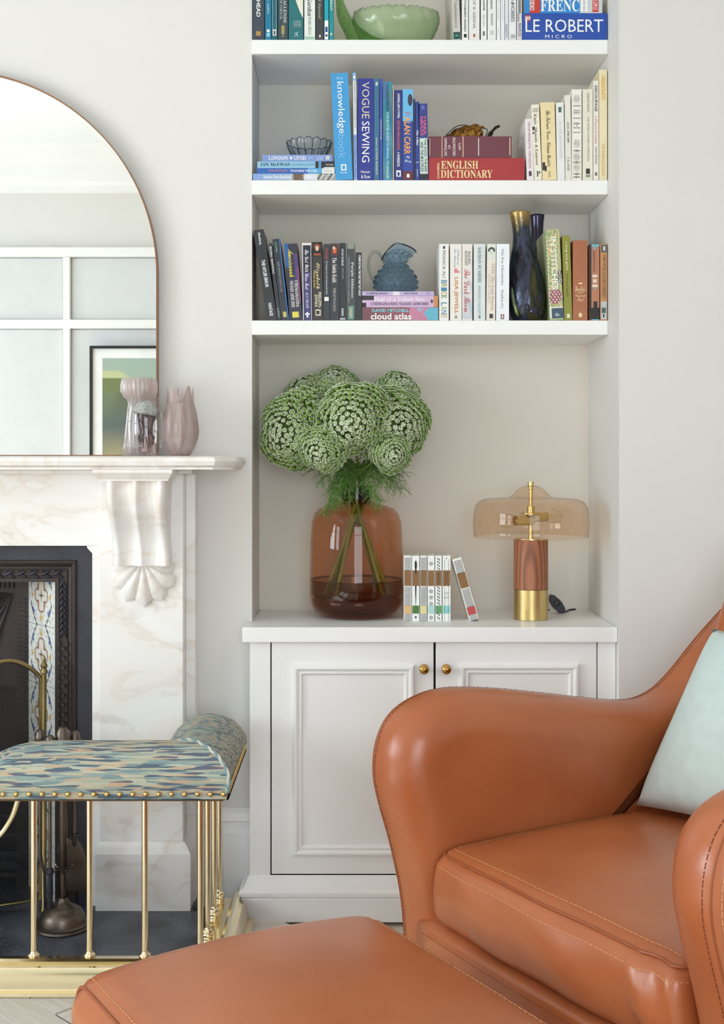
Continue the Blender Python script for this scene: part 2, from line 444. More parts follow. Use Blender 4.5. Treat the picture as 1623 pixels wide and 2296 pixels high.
# ================================================================ shelves, worktop, cupboard
ZS = {'A': PZ(89, YS), 'B': PZ(404, YS), 'C': PZ(718.5, YS)}
TH = 32 * YS / F
for k, lab in (('A', 'thick white wall shelf holding teal paperbacks and a green glass dish'), ('B', 'thick white wall shelf holding blue books, red dictionaries and cream books'),
               ('C', 'thick white wall shelf holding black books, a blue jug and dark vases')):
    o = add('shelf', box(XL + .0005, XR - .0005, YS, YA - .0005, ZS[k] - TH, ZS[k], .0012, 2), SHELFP, loc=((XL + XR) / 2, 3.25, ZS[k] - TH))
    tag(o, lab, 'shelf', 'floating shelves in the alcove')
ZT = PZ(1407, YW)
wt_left = PX(543, YW)
bm = bmesh.new()
prism(bm, [(wt_left, YW), (XR - .0008, YW), (XR - .0008, YA - .0008), (XL + .001, YA - .0008), (XL + .001, YB - .0008), (wt_left, YB - .0008)], lambda a, b, c: Vector((a, b, c)), ZT - .037, ZT)
bmesh.ops.bevel(bm, geom=bm.edges[:], offset=.0015, segments=2, affect='EDGES')
tag(add('worktop', bm, SHELFP, loc=(.2, 3.2, ZT - .037)), 'thick white painted worktop along the top of the low cupboard', 'worktop')
YD = 3.03
cab = thing('cupboard', 'low white painted built-in cupboard with two panelled doors under the worktop', 'cupboard', (.2, 3.1, 0))
xa, xb = PX(560, YD), XR - .001
zb_, zt_ = PZ(1962, YD), ZT - .0375
bm = bmesh.new()
bx(bm, xa, PX(606, YD), YD, YD + .02, zb_ - .02, zt_, .0006, 1); bx(bm, PX(1340, YD), xb, YD, YD + .02, zb_ - .02, zt_, .0006, 1)
bx(bm, xa, xa + .018, YD + .02, YB - .001, 0, zt_); bx(bm, PX(606, YD), PX(1340, YD), YD + .004, YD + .022, zt_ - .001 , zt_)
bx(bm, XL + .001, xb, YD + .3, YD + .31, 0, zt_)
add('carcass', bm, SHELFP, cab)
bm = bmesh.new()
pr = [(0, 0), (0, zb_), (-.004, zb_ - .004), (-.016, zb_ - .03), (-.026, zb_ - .037), (-.026, zb_ - .046), (-.02, zb_ - .05), (-.024, zb_ - .054), (-.024, 0)]
xl = PX(545, YD - .024)
def plinth_pt(i, t, y, z):   # t: offset outwards
    return None
rings = [[Vector((xb, YD + dy, z)) for dy, z in pr], [Vector((xa + dy + .000, YD + dy, z)) for dy, z in pr], [Vector((xa + dy, YB - .001, z)) for dy, z in pr]]
loft(bm, rings, True, True, True)
add('plinth', bm, SHELFP, cab, smooth=True, angle=30)
gap = mat('door gap shade', '#151311', 0.9)  # near-black sheet painting the shade seen through the door gaps
add('gap_shade_sheet', box(PX(607, YD), PX(1339, YD), YD + .021, YD + .024, zb_, zt_ - .002), gap, cab)
mould = [(0, 0), (0, .006), (.004, .0115), (.009, .012), (.013, .0095), (.0165, .005), (.018, .0075), (.0215, .0075), (.0245, .004), (.026, .001), (.0262, 0)]
def knob(px, py, door):
    c = P(px, py, YD)
    bm = lathe([(.0115, 0), (.0115, .002), (.0075, .0032), (.0045, .006), (.0045, .011), (.0085, .0135), (.0112, .0185), (.0105, .0235), (.006, .0275), (.0, .028)], (c.x, YD, c.z), (0, -1, 0), 24)
    add('knob', bm, mat('knob brass', '#b98d4a', 0.2, 1.0, var=0.1), door, smooth=True)
for x0, x1, mx0, mx1, my0, my1, kx, lab in ((609, 972, 656, 929, 1490, 1918, 950, 'left'), (977, 1337.5, 1029, 1297, 1488, 1918, 1000, 'right')):
    d = add('door', box(PX(x0, YD), PX(x1, YD), YD + .0005, YD + .0205, zb_ + .0025, zt_ - .0025, .0008, 1), SHELFP, cab)
    bm = bmesh.new(); frame_sweep(bm, PX(mx0, YD), PX(mx1, YD), PZ(my1, YD), PZ(my0, YD), YD + .0005, mould)
    add('moulding', bm, SHELFP, d)
    knob(kx, 1499, d)
# ================================================================ fireplace
def marble():
    m, nt, N, L, b = nodes('veined white marble')
    tc = N.new('ShaderNodeTexCoord'); mp = N.new('ShaderNodeMapping'); mp.inputs['Scale'].default_value = (1, 1, 1.6); mp.inputs['Rotation'].default_value = (0.3, 0.5, 0.2)
    L.new(tc.outputs['Object'], mp.inputs['Vector'])
    n1 = N.new('ShaderNodeTexNoise'); n1.inputs['Scale'].default_value = 3.2; n1.inputs['Detail'].default_value = 8; n1.inputs['Distortion'].default_value = 1.2
    L.new(mp.outputs[0], n1.inputs['Vector'])
    r1 = N.new('ShaderNodeValToRGB'); e = r1.color_ramp.elements
    e[0].position = .38; e[0].color = (*lin('#efecea'), 1); e[1].position = .62; e[1].color = (*lin('#f3f1ef'), 1)
    for p, c in ((.47, '#efe9e4'), (.50, '#e9e0d8'), (.53, '#f0ece9')):
        k = e.new(p); k.color = (*lin(c), 1)
    L.new(n1.outputs['Fac'], r1.inputs['Fac'])
    n2 = N.new('ShaderNodeTexNoise'); n2.inputs['Scale'].default_value = 11; n2.inputs['Detail'].default_value = 6; n2.inputs['Distortion'].default_value = .6
    L.new(mp.outputs[0], n2.inputs['Vector'])
    r2_ = N.new('ShaderNodeValToRGB'); e = r2_.color_ramp.elements
    e[0].position = .60; e[0].color = (1, 1, 1, 1); e[1].position = .74; e[1].color = (*lin('#e9e4df'), 1)
    L.new(n2.outputs['Fac'], r2_.inputs['Fac'])
    mx = N.new('ShaderNodeMixRGB'); mx.blend_type = 'MULTIPLY'; mx.inputs[0].default_value = 1
    L.new(r1.outputs[0], mx.inputs[1]); L.new(r2_.outputs[0], mx.inputs[2]); L.new(mx.outputs[0], b.inputs['Base Color'])
    b.inputs['Roughness'].default_value = .33
    return m
MARB = marble()
MR = Matrix.Scale(-1, 4, (1, 0, 0))
def mirrored(bm):
    """the same shape on the other side of the fireplace's axis"""
    c = bm.copy()
    bmesh.ops.transform(c, matrix=Matrix.Translation((2 * CX, 0, 0)) @ MR, verts=c.verts)
    bmesh.ops.reverse_faces(c, faces=c.faces); return c
def both(name, bm, m, parent, **k):
    c = mirrored(bm); add(name, bm, m, parent, **k); add(name, c, m, parent, **k)
fp = thing('fireplace_surround', 'white marble fireplace surround with scrolled corbels and moulded mantel shelf', 'fireplace', (CX, 3.05, 0))
YJ = 3.02
HZ = 0.03                                        # top of the hearth
# mantel shelf with bullnose front and clipped corner
ZM0, ZM1 = PZ(1053, 2.9), PZ(1022, 2.9)
xe = PX(533, 2.9)
prof = [(.0, ZM1), (-.004, ZM1), (-.012, ZM1 - .004), (-.016, ZM1 - .013), (-.012, ZM1 - .023), (-.004, ZM1 - .028), (-.004, ZM0), (.0, ZM0)]
def mant_path(off):      # outline of the front edge, off = outward offset
    r = xe + off; y0 = 2.905 - off - .0
    return [(CX, y0), (r - .055 - off * .4, y0), (r - .012, 2.945 - off * .7), (r, 2.975), (r, YB - .001)]
rings = []
for dy, z in prof:
    right = mant_path(-dy - .016)
    left = [(2 * CX - x, y) for x, y in right[1:]][::-1]
    rings.append([Vector((x, y, z)) for x, y in left + right])
bm = bmesh.new(); loft(bm, rings, True, True, True)
add('mantel_shelf', bm, MARB, fp, smooth=True, angle=35)
# bed mould, frieze, jambs
add('bed_moulding', box(2 * CX - PX(437, 3.06), PX(437, 3.06), YJ - .012, YB - .001, ZM0 - .012, ZM0 - .0002, .003), MARB, fp)
zf0 = PZ(1224, 3.03)
add('frieze', box(2 * CX - PX(224, YJ), PX(224, YJ), YJ + .012, YB - .001, zf0, ZM0 - .012, .001), MARB, fp)
jx0, jx1 = PX(222, YJ), PX(411, YJ)
bm = box(jx0, jx1, YJ, YB - .001, PZ(1893, 3.0), ZM0 - .0122, .0025)
both('jamb', bm, MARB, fp)
both('slip', box(jx1 + .0002, PX(437, 3.06), YJ + .045, YB - .001, HZ, ZM0 - .0122, .0015), MARB, fp)
ox = PX(207, 3.035)
both('reveal', box(ox, jx0 - .0002, YJ + .013, YB - .001, HZ, zf0 - .0002, .001), MARB, fp)
# small quarter block that clips the corner of the opening
bm = bmesh.new(); prism(bm, [(ox, zf0 - .0005), (ox - .014, zf0 - .0005), (ox - .012, zf0 - .006), (ox, zf0 - .019)], lambda a, b, c: Vector((a, c, b)), YJ + .0135, YB - .06)
both('corner_block', bm, MARB, fp)
px0, px1, zp = PX(214, 3.0), PX(427, 3.0), PZ(1916, 3.0)
bm = bmesh.new()
pp = [(0, HZ), (0, zp), (.004, zp + .006), (.006, zp + .013), (.016, zp + .024), (.02, zp + .026)]
loft(bm, [[Vector((px0 + (t if t else 0) * .3, 3.0 + t, z)), Vector((px1 - t, 3.0 + t, z)), Vector((px1 - t, YB - .0012, z)), Vector((px0 + t * .3, YB - .0012, z))][:] for t, z in pp], True, True, True)
both('plinth', bm, MARB, fp, smooth=True, angle=30)
# corbels: cap, fluted scroll, shell
c0, c1 = PX(239, 2.93), PX(375, 2.93)
zc1, zc0 = PZ(1077, 2.93), PZ(1271, 2.95)
nu, nv = 48, 30
def scroll_y(v):        # v 0 top .. 1 bottom, projection in front of the jamb
    return .098 - .052 * v + .016 * math.sin(v * math.pi * 1.9 + .2)
def flute(u):
    e = 0.0
    for a, b, h in ((0, .18, .012), (.18, .43, -.010), (.43, .57, .012), (.57, .82, -.010), (.82, 1.0, .012)):
        if a <= u <= b: e = h * math.sin(math.pi * (u - a) / (b - a)) ** .8
    return e
bm = bmesh.new(); rows = []
for j in range(nv + 1):
    v = j / nv; row = []
    sh = .006 * v
    inx = .006 * math.sin(v * math.pi)
    for i in range(nu + 1):
        u = i / nu
        x = c0 + sh * .9 + inx * .3 + (c1 - c0 - .9 * sh * .9 - inx) * u
        row.append(Vector((x, YJ - scroll_y(v) - flute(u) * (1 - .15 * v), zc1 + (zc0 - zc1) * v)))
    row = [Vector((row[0].x, YJ + .002, row[0].z))] + row + [Vector((row[-1].x, YJ + .002, row[-1].z))]
    rows.append(row)
loft(bm, rows, False)
bm.faces.new([v for v in bm.verts if v.index < 0][:0] or [bm.verts.new(p) for p in rows[0]])
bm.faces.new([bm.verts.new(p) for p in reversed(rows[-1])])
bmesh.ops.remove_doubles(bm, verts=bm.verts, dist=1e-6)
both('corbel', bm, MARB, fp, smooth=True, angle=50)
bm = bmesh.new(); yc = YJ - .115
def caprect(t, z): return [Vector((c0 - .012 - t, YJ + .001, z)), Vector((c0 - .012 - t, yc - t, z)), Vector((c1 + .006 + t * .8, yc - t, z)), Vector((c1 + .006 + t * .8, YJ + .001, z))]
loft(bm, [caprect(0, zc1 - .001), caprect(.0, zc1 + .002), caprect(.014, ZM0 - .0075), caprect(.014, ZM0 - .0002)], True, True, True)
both('corbel_cap', bm, MARB, fp)
bm = bmesh.new(); sc = Vector(((c0 + c1) / 2 + .002, YJ, zc0 + .012))
for k in range(-3, 4):
    a = math.radians(k * 24); ln = (.118, .112, .100, .080)[abs(k)]
    dirv = Vector((math.sin(a), 0, -math.cos(a)))
    rings = []
    side = Vector((math.cos(a), 0, math.sin(a)))
    for i in range(13):
        t = i / 12; w = .0045 + .0185 * min(1, t / .80) ** 1.1
        if t > .80: w *= math.sqrt(max(0.0, 1 - ((t - .80) / .20) ** 2)) + .001
        hgt = .010 + .018 * math.sin(math.pi * min(1, t * .9 + .1)) * (1 if t < .8 else max(.25, 1 - (t - .8) * 3))
        c = sc + dirv * (ln * t)
        rings.append([c + side * (w * math.cos(math.pi * q / 8)) + Vector((0, -hgt * math.sin(math.pi * q / 8) + .001, 0)) for q in range(9)])
    loft(bm, rings, False)
both('shell', bm, MARB, fp, smooth=True, angle=70)
# hearth slab
def slate():
    m, nt, N, L, b = nodes('scuffed black slate')
    tc = N.new('ShaderNodeTexCoord')
    n1 = N.new('ShaderNodeTexNoise'); n1.inputs['Scale'].default_value = 6; n1.inputs['Detail'].default_value = 8; n1.inputs['Distortion'].default_value = 1.5; L.new(tc.outputs['Object'], n1.inputs['Vector'])
    r = N.new('ShaderNodeValToRGB'); e = r.color_ramp.elements; e[0].position = .35; e[0].color = (*lin('#2b2d34'), 1); e[1].position = .72; e[1].color = (*lin('#5c606b'), 1)
    L.new(n1.outputs['Fac'], r.inputs['Fac'])
    vo = N.new('ShaderNodeTexVoronoi'); vo.inputs['Scale'].default_value = 95; L.new(tc.outputs['Object'], vo.inputs['Vector'])
    n2 = N.new('ShaderNodeTexNoise'); n2.inputs['Scale'].default_value = 9; L.new(tc.outputs['Object'], n2.inputs['Vector'])
    th = N.new('ShaderNodeMath'); th.operation = 'MULTIPLY'; th.inputs[1].default_value = .28; L.new(n2.outputs['Fac'], th.inputs[0])
    lt = N.new('ShaderNodeMath'); lt.operation = 'LESS_THAN'; L.new(vo.outputs['Distance'], lt.inputs[0]); L.new(th.outputs[0], lt.inputs[1])
    mx = N.new('ShaderNodeMixRGB'); L.new(lt.outputs[0], mx.inputs[0]); L.new(r.outputs[0], mx.inputs[1]); mx.inputs[2].default_value = (*lin('#8d9099'), 1)
    L.new(mx.outputs[0], b.inputs['Base Color']); b.inputs['Roughness'].default_value = .38
    return m
SLATE = slate()
bm = bmesh.new(); bx(bm, -1.68, -.355, 2.66, 3.0, .0, HZ, .002); bx(bm, 2 * CX - ox, ox, 3.0, 3.25, 0, HZ); bx(bm, ox, -.39, 3.0, YB - .0015, 0, HZ); bx(bm, 2 * CX + .39, 2 * CX - ox, 3.0, YB - .0015, 0, HZ)
tag(add('hearth_slab', bm, SLATE, loc=(CX, 2.9, 0)), 'black slate hearth slab dusted with ash inside the brass fender', 'hearth')
# ---------------------------------------------------------------- cast-iron insert
ins = thing('fireplace_insert', 'black cast-iron fireplace insert with patterned tile cheeks inside the marble surround', 'fireplace insert', (CX, 3.06, HZ))
YI = 3.05
ix0, ix1 = PX(124, YI), ox + .004
it0, it1 = PZ(1305, YI), zf0 + .004
bm = bmesh.new()
bx(bm, ix0 + .052, ix1, YI, YI + .012, HZ, it1); bx(bm, 2 * CX - ix1, 2 * CX - ix0 - .052, YI, YI + .012, HZ, it1); bx(bm, 2 * CX - ix0 - .052, ix0 + .052, YI, YI + .012, it0 + .052, it1)
add('border', bm, IRON, ins)
bm = bmesh.new()   # stepped moulding and recessed ornament band
frame_sweep(bm, 2 * CX - ix0 - .055, ix0 + .055, HZ - .2, it0 + .055, YI, [(0, 0), (.002, .006), (.006, .008), (.012, .004), (.016, -.002), (.022, -.004), (.026, -.001), (.026, -.006), (.046, -.006), (.046, 0), (.055, 0), (.055, -.03)])
bmesh.ops.bisect_plane(bm, geom=bm.verts[:] + bm.edges[:] + bm.faces[:], plane_co=(0, 0, HZ), plane_no=(0, 0, 1), clear_inner=True)
add('ornament_band', bm, IRONB, ins)
# leaf reliefs across the top and down the upper sides, pierced squares below
def leaf_blob(bm, c, ang, ln, wd):
    ball(bm, c, 1, 8, 5, wd, .006, ln, Matrix.Rotation(ang, 4, 'Y'))
n = 20
for k in range(n):
    xx = 2 * CX - ix0 - .02 + (2 * (ix0 - CX) + .04) * (k + .5) / n
    bm = bmesh.new(); zz = it0 + .019
    leaf_blob(bm, (xx, YI + .004, zz + .003), math.radians(62), .014, .0045); leaf_blob(bm, (xx + .006, YI + .004, zz - .005), math.radians(112), .010, .004)
    ball(bm, (xx - .008, YI + .003, zz + .007), .003, 6, 4)
    add('leaf_relief', bm, IRON, ins, smooth=True)
zz0, zz1 = PZ(1428, YI), PZ(1304, YI)
for k in range(9):
    zc = zz0 + (zz1 - zz0) * (k + .5) / 9
    bm = bmesh.new(); xx = ix0 + .019
    leaf_blob(bm, (xx - .004, YI + .004, zc), math.radians(18), .012, .004); leaf_blob(bm, (xx + .005, YI + .004, zc - .004), math.radians(-28), .010, .004)
    ball(bm, (xx, YI + .002, zc + .006), .003, 6, 4)
    both('leaf_relief', bm, IRON, ins, smooth=True)
zz = PZ(1445, YI); k = 0
while zz > .32:
    for dx in (.010, .029):
        both('square_boss', box(ix0 + dx - .0032, ix0 + dx + .0032, YI - .001, YI + .007, zz - .0045, zz + .0045, .0008, 1), IRONB, ins)
    both('square_boss', box(ix0 + .0195 - .0045, ix0 + .0195 + .0045, YI - .002, YI + .007, zz - .016, zz - .007, .0008, 1), IRONB, ins)
    zz -= .0235
# tiles on the splayed cheeks
A_, B_ = Vector((ix0, 3.062, 0)), Vector((-.842, 3.185, 0))
tw = (B_ - A_).length; td = (B_ - A_).normalized(); tn = Vector((td.y, -td.x, 0))
if tn.y > 0: tn = -tn
def tilecol(u, v):
    x, y = (u - .5), (v - .5)
    base = (.86, .87, .84)
    def ring(cx, cy, rx, ry, w): 
        d = math.sqrt(((x - cx) / rx) ** 2 + ((y - cy) / ry) ** 2); return abs(d - 1) < w
    q = min(math.hypot((x - a) / .10, (y - b) / .10) for a, b in ((0, .17), (0, -.17), (.12, 0), (-.12, 0), (0, .06), (0, -.06)))
    if 0.98 < q < 1.22: return (.20, .08, .045)
    if 1.22 <= q < 1.32: return (.62, .36, .12)
    if abs(x) * 6 + abs(y) * 1.2 < .13 or abs(y) * 6 + abs(x) * 1.2 < .13: return (.04, .03, .03) if abs(x) + abs(y) < .06 else (.66, .5, .16)
    if q < .98: return (.84, .8, .74)
    s = .38 - .16 * math.cos(y * 2 * math.pi) ** 2
    if abs(abs(x) - (.16 + .24 * math.cos(y * math.pi) ** 1.0)) < .018 and abs(y) > .12: return (.06, .05, .05)
    for a, b, r, c in ((.30, .25, .045, (.16, .25, .55)), (-.30, .25, .045, (.16, .25, .55)), (.28, -.28, .045, (.16, .25, .55)), (-.28, -.28, .045, (.16, .25, .55)), (0, .38, .05, (.72, .45, .13)), (0, -.38, .05, (.72, .45, .13)), (.33, 0, .04, (.72, .45, .13)), (-.33, 0, .04, (.72, .45, .13))):
        if math.hypot(x - a, y - b) < r * (1 + .4 * math.sin(7 * math.atan2(y - b, x - a))): return c
    w = math.sin(x * 46 + 5 * math.sin(y * 21)) * math.sin(y * 44 + 5 * math.sin(x * 25))
    if w > .86: return (.33, .35, .36)
    if w < -.9: return (.52, .58, .6)
    return base
TILEM = print_mat('glazed printed tile', .12)
ztile = PZ(1402, 3.12) + .152
for k in range(6):
    z1 = ztile - k * .152; z0 = max(z1 - .151, HZ)
    if z1 - z0 < .05: continue
    for side in (0, 1):
        def pos(u, v, side=side, z1=z1):
            p = A_ + td * (u * tw) + tn * .004; p.z = z1 - .151 + .151 * v
            if side: p.x = 2 * CX - p.x
            return p
        me = grid_print('tile', 40, 40, pos, tilecol)
        bm = bmesh.new(); bm.from_mesh(me); lay = bm.verts.layers.float_color
        bmesh.ops.bisect_plane(bm, geom=bm.verts[:] + bm.edges[:] + bm.faces[:], plane_co=(0, 0, HZ), plane_no=(0, 0, 1), clear_inner=True)
        bm.to_mesh(me); bm.free()
        add('tile', me, TILEM, ins)
bm = bmesh.new()
prism(bm, [(A_.x, A_.y), (B_.x, B_.y), (B_.x - .01, B_.y + .02), (A_.x, A_.y + .03)], lambda a, b, c: Vector((a, b, c)), HZ, it0 + .03)
both('cheek', bm, IRONB, ins)
# inner hood frame and back
hx = B_.x
bm = bmesh.new(); bx(bm, hx - .034, hx - .001, 3.178, 3.2, HZ, it0 + .03)
for i in range(26):
    bx(bm, hx - .028, hx - .008, 3.173, 3.18, it0 - .06 - i * .0115, it0 - .055 - i * .0115)
both('hood_stile', bm, IRONB, ins)
bm = bmesh.new()
bx(bm, 2 * CX - hx + .034, hx - .034, 3.19, 3.2, .55, it0 + .03)
for i in range(24):
    x = 2 * CX - hx + .045 + i * (2 * (hx - CX) - .09) / 23; bx(bm, x - .003, x + .003, 3.183, 3.19, it0 - .03, it0 + .02)
add('hood', bm, IRONB, ins)
for sgn in (1, -1):
    for k in range(7):
        bm = bmesh.new(); a = math.radians(20 + k * 12)
        p0 = Vector((CX + sgn * (hx - .045 - CX), 3.188, it0 - .045)); p1 = p0 + Vector((-sgn * math.sin(a) * .16, -.002, -math.cos(a) * .16))
        tube([p0, p0.lerp(p1, .3), p1], [.002, .004, .009], 6, bm); add('hood_ray', bm, IRONB, ins, smooth=True)
add('fire_back', box(2 * CX - hx + .03, hx - .03, 3.28, 3.3, HZ, it0), IRONB, ins)
bm = bmesh.new()
for k in range(5): bx(bm, -1.22, -.86, 3.19 + .0 * k, 3.2, .10 + k * .05, .115 + k * .05, .003)
for x in (-1.22, -.88): bx(bm, x, x + .02, 3.19, 3.21, HZ, .34, .003)
bx(bm, -1.22, -.86, 3.15, 3.27, .085, .1)
add('grate', bm, IRON, ins)
# ---------------------------------------------------------------- fire screen
fs = thing('fire_screen', 'folding arched spark guard of fine black mesh in an aged brass frame', 'fire screen', (CX, 2.95, HZ))
MESHM = mat('black mesh wire', '#202024', 0.5, 0.4)
def wing(Pa, Pb, zlow, zarch, bow, nm):
    """a mesh leaf between two uprights with an arched top"""
    Pa, Pb = Vector(Pa), Vector(Pb); n = 28
    top = []
    for i in range(n + 1):
        t = i / n; p = Pa.lerp(Pb, t); p.z = zarch + bow * math.sin(math.pi * t) ** .75; top.append(p)
    path = [Vector((Pa.x, Pa.y, zlow))] + top + [Vector((Pb.x, Pb.y, zlow))]
    leaf = add('leaf_frame', tube(path + [path[0]], .0055, 8), AGED, fs, smooth=True)
    bm = bmesh.new(); W = (Pb - Pa).length
    d = (Pb - Pa).normalized(); nr = Vector((d.y, -d.x, 0))
    def topz(t): return zarch + bow * math.sin(math.pi * max(0, min(1, t))) ** .75
    pitch = .0046
    for s in (1, -1):
        k = -300
        while k < 300:
            # 45-degree wire: t*W*s = z - z0
            z0 = zlow + k * pitch
            seg = []
            for q in range(0, 41):
                t = q / 40; z = z0 + s * t * W
                if zlow <= z <= topz(t): seg.append((t, z))
            if len(seg) > 1:
                (t0, za), (t1, zb) = seg[0], seg[-1]
                a = Pa.lerp(Pb, t0); a.z = za; b = Pa.lerp(Pb, t1); b.z = zb
                w = Vector((0, 0, .00055))
                bm.faces.new([bm.verts.new(p) for p in (a - w, a + w, b + w, b - w)])
            k += 1
    o = add('mesh', bm, MESHM, fs); o['kind'] = 'stuff'
pr_, pl_ = (-.765, 3.0, 0), (-.915, 2.93, 0)
wing(pl_, pr_, .06, PZ(1522, 3.0), .05, 'r')
wing((2 * CX - pr_[0], pr_[1], 0), (2 * CX - pl_[0], pl_[1], 0), .06, PZ(1522, 3.0), .05, 'l')
wing((2 * CX - pl_[0], pl_[1], 0), pl_, .06, PZ(1522, 3.0) + .005, .085, 'c')
for x, y in ((pr_[0] + .008, pr_[1]), (2 * CX - pr_[0] - .008, pr_[1])):
    bm = lathe([(.0, HZ), (.009, HZ), (.009, HZ + .004), (.0062, HZ + .008), (.0062, .617), (.009, .619), (.009, .624), (.0065, .627), (.0065, .632), (.009, .637), (.006, .643), (.0035, .647), (.005, .652), (.003, .658), (.0, .665)], (x, y, 0), seg=16)
    add('post', bm, AGED, fs, smooth=True)
# ---------------------------------------------------------------- companion set
tools = thing('companion_stand', 'tarnished bronze fire tool stand with a domed base on the slate hearth', 'tool stand', (PX(140, 2.89), 2.89, HZ))
tx, ty = PX(140, 2.89), 2.89
add('base', lathe([(.0, 0), (.062, 0), (.064, .004), (.061, .008), (.062, .012), (.054, .016), (.052, .03), (.044, .044), (.03, .054), (.018, .06), (.014, .067), (.012, .074), (0, .074)], (tx, ty, HZ), seg=40), GUN, tools, smooth=True)
add('pole', lathe([(.0065, .07), (.0065, .42)], (tx - .012 + .012, ty, HZ), seg=12), GUN, tools, smooth=True)
add('pole_knob', lathe([(.007, .42), (.013, .425), (.017, .435), (.0175, .446), (.0185, .448), (.0185, .452), (.0165, .455), (.015, .468), (.009, .478), (0, .481)], (tx, ty, HZ), seg=20), GUN, tools, smooth=True)
bm = bmesh.new()
for a in range(4):
    c = Vector((tx, ty, HZ + .4)); an = math.radians(45 + a * 90); d = Vector((math.cos(an), math.sin(an), 0))
    tube([c, c + d * .03, c + d * .034 + Vector((0, 0, .006))], .0025, 6, bm)
for a in range(4):
    c = Vector((tx, ty, HZ + .14)); an = math.radians(45 + a * 90); d = Vector((math.cos(an), math.sin(an), 0))
    tube([c, c + d * .024, c + d * .03 + Vector((0, 0, .006))], .0022, 6, bm)
lathe([(.0065, HZ + .13), (.009, HZ + .135), (.009, HZ + .395), (.0065, HZ + .405)], (tx, ty, 0), seg=12, bm=bm)
add('hook_ring', bm, GUN, tools, smooth=True)['kind'] = 'stuff'
def tool(name, lab, x, y, head, z0):
    t = thing(name, lab, 'fire tool', (x, y, z0), 'fire tools hung on the companion stand')
    add('rod', lathe([(.0042, z0), (.0042, .455)], (x, y, 0), seg=10), GUN, t, smooth=True)
    add('handle_knob', lathe([(.005, .455), (.008, .459), (.011, .465), (.0125, .471), (.0135, .473), (.0135, .476), (.012, .479), (.0105, .488), (.006, .494), (0, .496)], (x, y, 0), seg=18), GUN, t, smooth=True)
    head(t, x, y, z0); return t
def shovel(t, x, y, z0):
    rows = []
    for i in range(15):
        v = i / 14; z = z0 - v * .125
        w = .006 + (.036 - .006) * min(1, v / .55) ** .6
        cur = .012 * v
        rows.append([Vector((x + w * (2 * u / 8 - 1), y - .006 - cur + .014 * (1 - (2 * u / 8 - 1) ** 2) * v, z)) for u in range(9)])
    bm = loft(bmesh.new(), rows, False); bmesh.ops.solidify(bm, geom=bm.faces[:], thickness=.0018)
    add('blade', bm, GUN, t, smooth=True)
    add('socket', lathe([(.0085, z0 + .012), (.0085, z0 + .009), (.0068, z0 + .006), (.0068, z0 - .012), (.003, z0 - .02)], (x, y - .002, 0), seg=14), GUN, t, smooth=True)
def brush(t, x, y, z0):
    add('brush_head', lathe([(.0042, z0 + .004), (.008, z0), (.017, z0 - .008), (.021, z0 - .02), (.021, z0 - .032), (.019, z0 - .033), (0, z0 - .033)], (x, y, 0), seg=20), GUN, t, smooth=True)
    bm = bmesh.new()
    for k in range(90):
        a = random.random() * 6.28; r = .018 * math.sqrt(random.random())
        p = Vector((x + r * math.cos(a), y + r * math.sin(a), z0 - .03)); tube([p, p + Vector((math.cos(a) * .005, math.sin(a) * .005, -.085 - random.random() * .01))], .0006, 3, bm, False)
    add('bristles', bm, BLACK, t)['kind'] = 'stuff'
def poker(t, x, y, z0):
    add('poker_tip', tube([(x, y, z0 + .005), (x, y, z0 - .05), (x + .002, y, z0 - .1)], [.006, .0075, .0015], 10), IRON, t, smooth=True)
    add('poker_collar', lathe([(.0045, z0 + .01), (.008, z0 + .008), (.0085, z0), (.008, z0 - .006), (.006, z0 - .008)], (x, y, 0), seg=14), IRON, t, smooth=True)
def tongs(t, x, y, z0):
    bm = bmesh.new()
    for s in (-1, 1): tube([(x, y, z0 + .02), (x + s * .01, y, z0 - .03), (x + s * .012, y, z0 - .13), (x + s * .003, y, z0 - .155)], .0032, 8, bm)
    add('jaws', bm, IRON, t, smooth=True)
tool('fire_shovel', 'bronze ash shovel with a rounded blade hanging from the companion stand', PX(168, 2.915), 2.915, shovel, PZ(1880, 2.915))
tool('hearth_brush', 'small domed hearth brush hanging behind the ash shovel', PX(146, 2.925), 2.935, brush, PZ(1882, 2.935))
tool('poker', 'slim bronze poker hanging beside the stand pole', PX(112, 2.87), 2.87, poker, PZ(1955, 2.87))
tool('tongs', 'thin fire tongs hanging at the back of the companion stand', PX(90, 2.93), 2.93, tongs, PZ(1930, 2.93))
